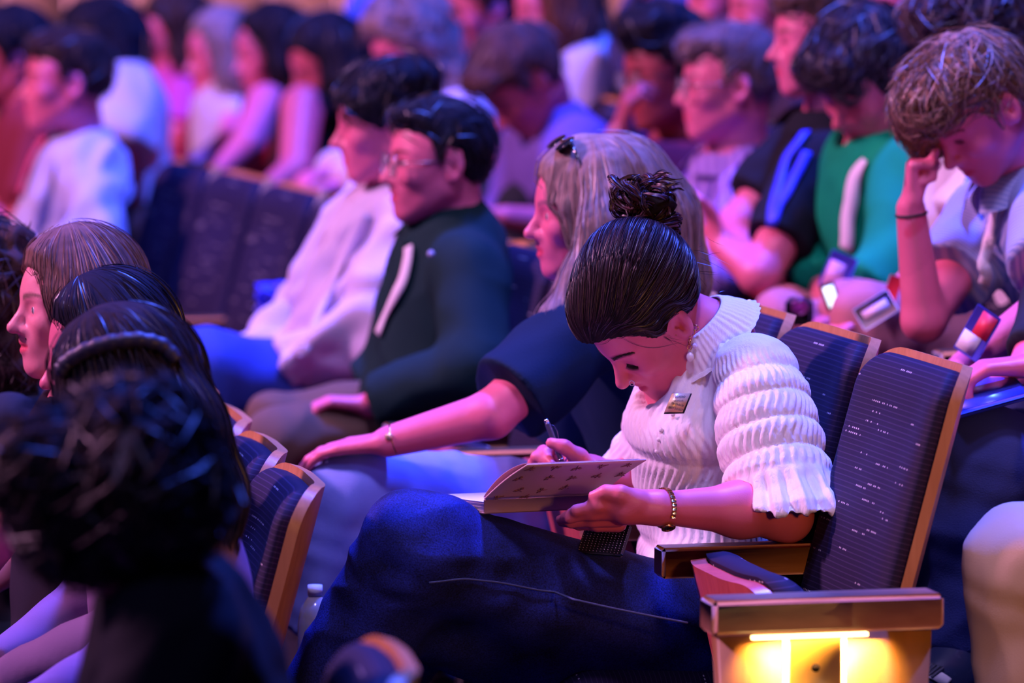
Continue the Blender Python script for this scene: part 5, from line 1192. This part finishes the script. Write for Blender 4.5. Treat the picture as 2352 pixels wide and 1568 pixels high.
# purple
p = person('man in purple striped shirt and glasses, greyish hair brushed up', (1672, 196, 13.85), 10, 1, 0, 1.10, 'B', SKIN, False, dict(col=(.16, .10, .11), amp=.008, strands=400, seed=49, pre=[((.0, 0, .09), (.10, .08, .045))], extra=[((.070, .0, .095), (.035, .055, .024)), ((.09, 0, .075), (.02, .04, .016))]),
    shirt((.24, .12, .50), 'long', collar=True, seed=21, amp=.014, placket=[(1640, 360, 13.7), (1618, 430, 13.7), (1600, 520, 13.7)], mk=dict(stripe='v', col2=(.42, .26, .66), sscale=14)), 15, -4, NB=(1690, 385, 13.9), arms={'L': dict(e=(1660, 640, 13.6))}, h=.008, detail=True)
glasses(p['body'], p['H'])
# maroon
p = person('man in maroon shirt and glasses with chin propped on one hand', (1530, 170, 14.4), 30, 8, 0, 1.10, 'B', SKIN_D, False, dict(col=BLK, amp=.006, curly=True, strands=300, seed=51, t=.012, extra=[((.02, 0, .125), (.085, .08, .045)), ((.065, 0, .10), (.04, .07, .035))]),
    shirt((.16, .01, .03), 'short', seed=23), 15, 6, NB=(1560, 350, 14.5), arms={'L': dict(e=(1405, 400, 14.2), w=(1418, 312, 14.18), fd=A(.25, 0, .9), pn=A(.7, .4, 0), curl=(30, 50, 40), r=1.15), 'R': {}}, h=.0085)
glasses(p['body'], p['H'], plain('dark_frame', (.02, .02, .03), .3))
g = MB(); g.box(W(1470, 325, 14.2), (.035, .01, .045), None, .003); g.build('blue_clip', plain('clip_blue', (.08, .05, .6), .5), p['body'])
# lavender, bowed
p = person('man in lavender shirt with bowed head behind the green jacket', (1200, 190, 15.3), 24, 46, 0, 1.12, 'B', SKIN_M, False, dict(col=(.10, .045, .045), amp=.008, strands=350, seed=53, t=.010, extra=[((.07, 0, .085), (.04, .07, .035))]),
    shirt((.17, .10, .38), 'short', amp=.012, seed=25, th=.026), 18, 16, NB=(1262, 300, 15.4), arms={'L': dict(e=(1290, 520, 15.0), w=(1160, 500, 14.9), fd=A(-.6, 0, .2), r=1.1)}, h=.0085)
# far half of the back row
def extra(label, O, yaw, pitch, hair, sh, row='B', col=SKIN, female=True, **k):
    return person(label, O, yaw, pitch, 0, 1.10, row, col, female, hair, sh, k.pop('byaw', 15), k.pop('lean', 2), h=.0115, **k)
LONG = lambda col, c, d, seed=1, L=.28, **k: dict(col=col, amp=.008, strands=250, len=.16, down=.6, r=.0016, seed=seed, t=.006,
    world=[([W(c[0]+10, c[1]-20, d-.06), W(c[0]+28, c[1]+60, d-.08), W(c[0]+30, c[1]+150*L/.28, d-.09)], [.075, .065, .035]), ([W(c[0]+28, c[1]-20, d+.05), W(c[0]+48, c[1]+60, d+.05), W(c[0]+45, c[1]+150*L/.28, d+.05)], [.08, .075, .05])], **k)
extra('person with long curly fair hair looking down, far along the back row', (942, 122, 16.4), 30, 18, dict(col=(.22, .14, .14), amp=.016, freq=45, curly=True, strands=350, len=.1, jit=.6, r=.0018, seed=61, t=.02, world=[([W(985, 120, 16.4), W(1010, 200, 16.4), W(1010, 290, 16.4)], [.09, .10, .07])]),
    shirt((.78, .60, .75), 'long', th=.03, seed=27), arms={'L': dict(e=(900, 400, 16.0), w=(770, 430, 15.9)), 'R': dict(e=(860, 380, 16.5), w=(760, 400, 16.1))}, lean=10)
extra('black-haired woman in sleeveless dark top with bare arm', (752, 150, 16.9), 32, 22, LONG(BLK, (752, 130), 16.9, 63, t2=0) if False else LONG(BLK, (765, 130), 16.9, 63), shirt((.012, .01, .016), 'none', seed=29), col=SKIN_M, shp={'L': (694, 245, 16.65)}, arms={'L': dict(e=(680, 390, 16.5), w=(620, 430, 16.4), r=1.15)}, NB=(725, 235, 16.95), lean=-4)
extra('dark-haired woman in red top reaching forward with one arm', (622, 122, 17.5), 28, 8, LONG(BLK, (632, 95), 17.5, 65), shirt((.50, .015, .03), 'none', seed=31), shp={'L': (612, 240, 17.2)}, arms={'L': dict(e=(570, 330, 17.05), w=(510, 385, 17.0), r=1.15)}, NB=(640, 225, 17.55), col=SKIN)
extra('fair-haired woman in white top among dark-haired neighbours', (512, 128, 18.0), 22, 6, LONG((.25, .18, .19), (520, 115), 18.0, 67), shirt((.66, .56, .68), 'none', seed=33), arms={'L': dict(e=(520, 330, 17.7), w=(430, 390, 17.6))}, NB=(520, 235, 18.0))
extra('woman in bright pink top and glasses, near the far end of the back row', (402, 84, 18.5), 22, 8, LONG(DBR, (415, 70), 18.5, 69), shirt((.55, .07, .33), 'short', seed=35), arms={'L': dict(e=(400, 330, 18.2), w=(330, 380, 18.2))}, NB=(410, 195, 18.5))
glasses(bpy.context.scene.objects['person.%03d' % (len([o for o in bpy.data.objects if o.name.startswith('person')])-1)] if False else [o for o in bpy.data.objects if o.get('label', '').startswith('woman in bright pink')][0], Frame(W(402, 84, 18.5), basis(math.radians(22), math.radians(8)), 1.1))
extra('person with big black hair in billowing white top', (232, 138, 17.3), -25, 8, dict(col=BLK, amp=.010, strands=250, len=.1, jit=.4, r=.0018, seed=71, t=.03, world=[([W(270, 110, 17.3), W(290, 200, 17.2)], [.10, .07])]),
    shirt((.62, .56, .66), 'short', th=.05, amp=.018, seed=37, sl=.9), NB=(270, 210, 17.3), shp={'L': (290, 245, 17.0)}, arms={'L': dict(e=(265, 370, 16.9), w=(200, 420, 16.9), r=1.25)}, lean=-6)
extra('person with short dark hair and reddish face at the left edge', (22, 140, 17.0), 12, 5, dict(col=BLK, amp=.008, strands=200, seed=73, t=.014), shirt((.25, .03, .05), 'short', seed=39), col=SKIN_M, female=False)
# row behind them
extra('brown-haired woman in white top at the top edge', (1272, 30, 15.9), 20, 5, LONG((.11, .045, .035), (1290, 10), 15.9, 75, L=.22), shirt((.6, .54, .66), 'short', seed=41, th=.03), 'D', NB=(1310, 125, 15.95))
extra('dark auburn-haired person at the top edge beside the brown-haired woman', (1112, 22, 17.2), 20, 12, dict(col=(.06, .022, .022), amp=.01, strands=200, seed=77, t=.012), shirt((.05, .04, .30), 'short', seed=43), 'D', female=False)
extra('person with red face half cut by the top edge, left one of two', (1672, 0, 15.2), 18, 4, dict(col=BLK, amp=.008, strands=200, seed=79), shirt((.05, .03, .06), 'short', seed=45), 'D', female=False)
extra('person with red face half cut by the top edge, right one of two', (1772, 24, 14.8), 15, 5, dict(col=DBR, amp=.008, strands=200, seed=81), shirt((.05, .03, .06), 'short', seed=47), 'D', female=False)
extra('person whose lit face shows above the green shirt wearer', (2085, 18, 14.0), 20, 6, dict(col=DBR, amp=.01, strands=200, seed=83), shirt((.3, .1, .2), 'short', seed=49), 'D', female=False)
extra('person in navy top at the top edge above the maroon shirt', (1480, -130, 15.6), 10, 5, dict(col=BLK, amp=.01, strands=100, seed=85), shirt((.05, .05, .16), 'short', seed=51, th=.03), 'D', female=False)
p = extra('person in bright blue cap beside the curly fair hair', (880, 75, 18.6), 15, 10, dict(col=BLK, amp=.008, strands=100, seed=87), shirt((.02, .02, .04), 'short', seed=53), 'D', female=False)
H = p['H']; S_ = SDF(); S_.add(el(H(-.01, 0, .05), A(.118, .095, .105)*H.s, H.R()), .01); S_.cut(lambda x, y, z: (H(0, 0, .055)[2]-z)); S_.add(el(H(.12, 0, .06), A(.085, .075, .012)*H.s, H.R()), .01); V, Q = S_.mesh(.009); mobj('cap', V, Q, cloth('cap_blue', (.06, .12, .65)), p['body'])

# --- front row
p = person('fair-skinned girl with straight light brown hair and a mole above her lip', (172, 706, 10.6), 20, 0, 0, 1.06, 'C', (.86, .27, .34), True,
    dict(col=(.17, .085, .075), amp=.002, freq=60, strands=2200, seg=10, len=.20, r=.0007, jit=.05, down=.55, whorl=(.03, .0, .19), off=.003, lift=.0, seed=91, t=.010, line=([-.14, .0, .025, .042, .056, .09], [-.14, -.14, -.10, .0, .052, .080]),
        ext=[((.050, .03, .088), (.046, .070, .03), .024, .014), ((.046, .070, .03), (.030, .080, -.05), .016, .012), ((.05, -.03, .088), (.05, -.07, .02), .022, .012)],
        world=[([W(210, 680, 10.56), W(265, 760, 10.54), W(300, 900, 10.56), W(310, 1020, 10.6)], [.085, .085, .08, .06])]),
    shirt((.02, .015, .03), 'none', seed=55), 14, -5, arms={'L': dict(e=(60, 1150, 10.3), r=1.05)}, h=.0046, detail=True, paint=dict(eyes=False, lip=(.9, .32, .45)), NB=(195, 905, 10.62))
eyes(p['body'], p['H'], (0, .02)); H = p['H']; g = MB(); g.sphere(p['S'].snap(H(.10, .022, -.052)[None], .0, 6)[0], .0018, None, 8, 6); g.build('mole', plain('mole', (.06, .02, .02), .6), p['body'])
p = person('girl with sleek black hair combed from a part, second head of the front row', (250, 812, 10.05), 16, 8, 0, 1.06, 'C', SKIN, True,
    dict(col=(.012, .010, .022), amp=.002, strands=2000, seg=10, len=.17, r=.0007, jit=.05, down=.45, whorl=(.06, .0, .17), off=.003, lift=.0, seed=93, rough=.3, t=.006, line=([-.14, .0, .02, .04, .056, .09], [-.14, -.14, -.08, .02, .052, .078]),
        world=[([W(285, 800, 10.02), W(315, 890, 10.0), W(335, 1010, 10.02)], [.095, .095, .08])], ext=[((.05, .03, .08), (.04, .07, .0), .022, .016)]), shirt((.20, .11, .24), 'long', seed=57), 12, 0, h=.005)
p = person('dark-haired girl with a braided headband, front row', (280, 925, 9.45), 2, 10, 0, 1.08, 'C', SKIN, True,
    dict(col=(.022, .014, .022), amp=.004, strands=1200, seg=12, len=.15, r=.0009, jit=.10, down=.5, whorl=(.05, .0, .17), off=.003, lift=.0, seed=95, t=.012, line=([-.14, .0, .04, .06, .09], [-.14, -.14, -.10, .0, .05]),
        ext=[((.06, .03, .07), (.07, .07, -.02), .03, .03)], world=[([W(305, 890, 9.45), W(375, 1000, 9.4), W(440, 1140, 9.4), W(470, 1260, 9.4)], [.10, .10, .085, .05])]), shirt((.20, .11, .24), 'long', seed=59), 8, 2, h=.006)
P = np.array([W(x, y, 9.33) for x, y in [(88, 848), (120, 815), (180, 788), (250, 770), (320, 760), (390, 765), (440, 790)]]); t_ = np.linspace(0, 6, 40); P = np.stack([np.interp(t_, np.arange(7), P[:, i]) for i in range(3)], 1); P = p['hS'].snap(P, .008, 8)
g = MB(); g.tube(P, .012+.003*np.abs(np.sin(np.arange(40)*.9)), 8); g.build('headband', plain('braid', (.03, .025, .06), .5), p['hair'], smooth=True)
p = person('person with curly dark hair at the left edge beyond the light brown hair', (-70, 735, 11.3), 10, 0, 0, 1.06, 'C', SKIN, True, dict(col=(.05, .022, .022), amp=.018, freq=70, curly=True, strands=700, len=.09, jit=.8, lift=.014, r=.0014, seed=97, t=.035, world=[([W(-10, 740, 11.25), W(10, 860, 11.25)], [.06, .05])]), shirt((.02, .02, .03), seed=61), 12, 0, h=.0085)
p = person('person with big curly dark hair seen from behind, blurred, nearest in the picture', (305, 1150, 7.75), -48, 14, 0, 1.0, 'C', SKIN, True,
    dict(col=(.014, .008, .011), amp=.016, freq=52, curly=True, strands=2200, len=.07, jit=.8, lift=.012, r=.0012, seed=99, t=.015, line=([-.14, .09], [-.14, -.10]), extra=[((-.02, 0, -.02), (.12, .105, .075)), ((.05, .02, .0), (.075, .095, .08)), ((-.07, 0, .02), (.06, .08, .07))], k=.03, world=[([W(120, 1085, 7.75), W(190, 1180, 7.75)], [.082, .085])]), shirt((.004, .004, .011), 'long', seed=63, th=.04, amp=.012), 5, 6, NB=(395, 1345, 7.85), wid=1.15, h=.008)
# ------------------------------------------------------------------ lit end panel of the row
def end_panel():
    o, loc, a = CH['A0']; f = A(math.cos(a), math.sin(a), 0); l = A(-math.sin(a), math.cos(a), 0); U = A(0, 0, 1); R = np.stack([f, l, U], 1)
    c = W(1888, 1405, 9.42); t = empty('row_end_panel', A(c[0], c[1], FLOOR['A'])); tag(t, 'wooden row end panel with glowing seat row number under its arm cap', 'panel')
    EW = wood('oak_cap', (.30, .12, .07), (.46, .22, .14), 'X', 9)
    g = MB(); g.box((0, 0, 0), (.402, .088, .060), None, .008); cap = g.build('arm_cap', EW, t); cap.data.transform(Matrix.Translation(-Vector(ORG[cap])).inverted()) if False else None
    V = np.array([v.co for v in cap.data.vertices])+ORG[cap]; V = V@R.T+c-A(*ORG[cap]); cap.data.vertices.foreach_set('co', V.astype(np.float32).ravel())
    PWd = wood('oak_panel', (.24, .10, .03), (.36, .16, .055), 'Z', 8, .5)
    # tapered panel
    hw0, hw1, th, zt = .185, .150, .024, c[2]-.030; zb = FLOOR['A']+.02; bx = []
    for z, hw in ((zb, hw1), (zt, hw0)):
        for s1 in (1, -1):
            for s2 in (1, -1): bx.append(A(c[0], c[1], z)+f*s1*hw*(1 if s1 > 0 else 1)+l*s2*th)
    mobj('panel_board', np.array(bx), np.array([[0, 2, 3, 1], [4, 5, 7, 6], [0, 1, 5, 4], [2, 6, 7, 3], [0, 4, 6, 2], [1, 3, 7, 5]]), PWd, t, smooth=False)
    fc = lambda x, z, d=0: A(c[0], c[1], 0)+f*x+l*(th+d)+U*z
    x0 = .022; zc = zt-.105
    g = MB(); g.box(fc(x0, zc, .006), (.092, .012, .20), R, .002); pl = g.build('number_plate', plain('plate_acrylic', (.75, .42, .12), .35), t)
    em = plain('lamp_glow', (1, .8, .5), .5, emis=(1, .66, .22), es=9)
    for s1, w in ((-1, .008), (1, .008)):
        g = MB(); g.box(fc(x0+s1*(.050), zc, .007), (w, .008, .20), R); g.build('light_edge', em, pl)
    g = MB(); g.box(fc(x0+.01, zt-.004, .012), (.20, .012, .006), R); g.build('lamp_strip', em, t)
    g = MB(); g.tube([fc(x0, zt-.058, .011), fc(x0, zt-.058, .016)], .0068, 20); g.build('screw_hole', plain('hole_shade', (.006, .004, .006), .9, 0, 0), pl, smooth=False)  # raised black disc, painted as the shade inside a screw hole
    mt = Matrix(((-f[0], 0, l[0], 0), (-f[1], 0, l[1], 0), (0, 1, 0, 0), (0, 0, 0, 1)))
    text_mesh('row_number', '16', .085, plain('number_glow', (1, .9, .8), .5, emis=(1, .88, .7), es=3), pl, Matrix.Translation(fc(x0, zt-.083, .0135)-ORG[pl]) @ mt, 'TOP', .001)
    # the hidden warm lamp under the cap
    L = bpy.data.lights.new('panel_lamp', 'AREA'); L.shape = 'RECTANGLE'; L.size = .22; L.size_y = .01; L.energy = 8; L.color = (1, .55, .12)
    lo = bpy.data.objects.new('panel_lamp', L); COL.objects.link(lo); lo.location = fc(x0, zt-.006, .022); lo.rotation_euler = (A(0, 0, 0)); lo.matrix_world = Matrix.Translation(fc(x0, zt-.008, .020)) @ Matrix(((-f[0], l[0], 0, 0), (-f[1], l[1], 0, 0), (0, 0, 1, 0), (0, 0, 0, 1))) @ Matrix.Rotation(.25, 4, 'X')
end_panel()
# things lying on the empty seats
t = empty('lanyard', W(640, 690, 14.0)); tag(t, 'blue lanyard bundled on the empty seat beside the pale shirt', 'lanyard'); g = MB(); gg = np.random.default_rng(8); c = W(640, 690, 14.0)
P = np.array([c+A(.05*math.sin(i*.9), .03*math.cos(i*1.3), .035*math.sin(i*.55)) for i in range(40)]); g.ribbon(P, np.tile(A(.2, -1, .3), (40, 1)), .022, .002); g.build('ribbon', plain('royal_ribbon', (.03, .03, .75), .5), t)
t = empty('water_bottle', W(724, 1590, 10.6)); tag(t, 'clear crinkled water bottle on the floor behind the row of curved backs', 'bottle'); g = MB(); c = W(724, 1470, 10.6); g.tube([c+A(0, 0, -.09), c+A(0, 0, -.06), c+A(0, 0, .03), c+A(0, 0, .06), c+A(0, 0, .085)], [.03, .034, .033, .028, .012], 20)
mt, nt, bs = nodes('bottle_plastic', .08, .9); bs.inputs['Base Color'].default_value = (.75, .72, .8, 1); bs.inputs['Transmission Weight'].default_value = .6; g.build('bottle_body', mt, t, smooth=True); g = MB(); g.tube([c+A(0, 0, .085), c+A(0, 0, .105)], .014, 16); g.build('cap', plain('cap_white', (.8, .8, .85), .4), t, smooth=True)
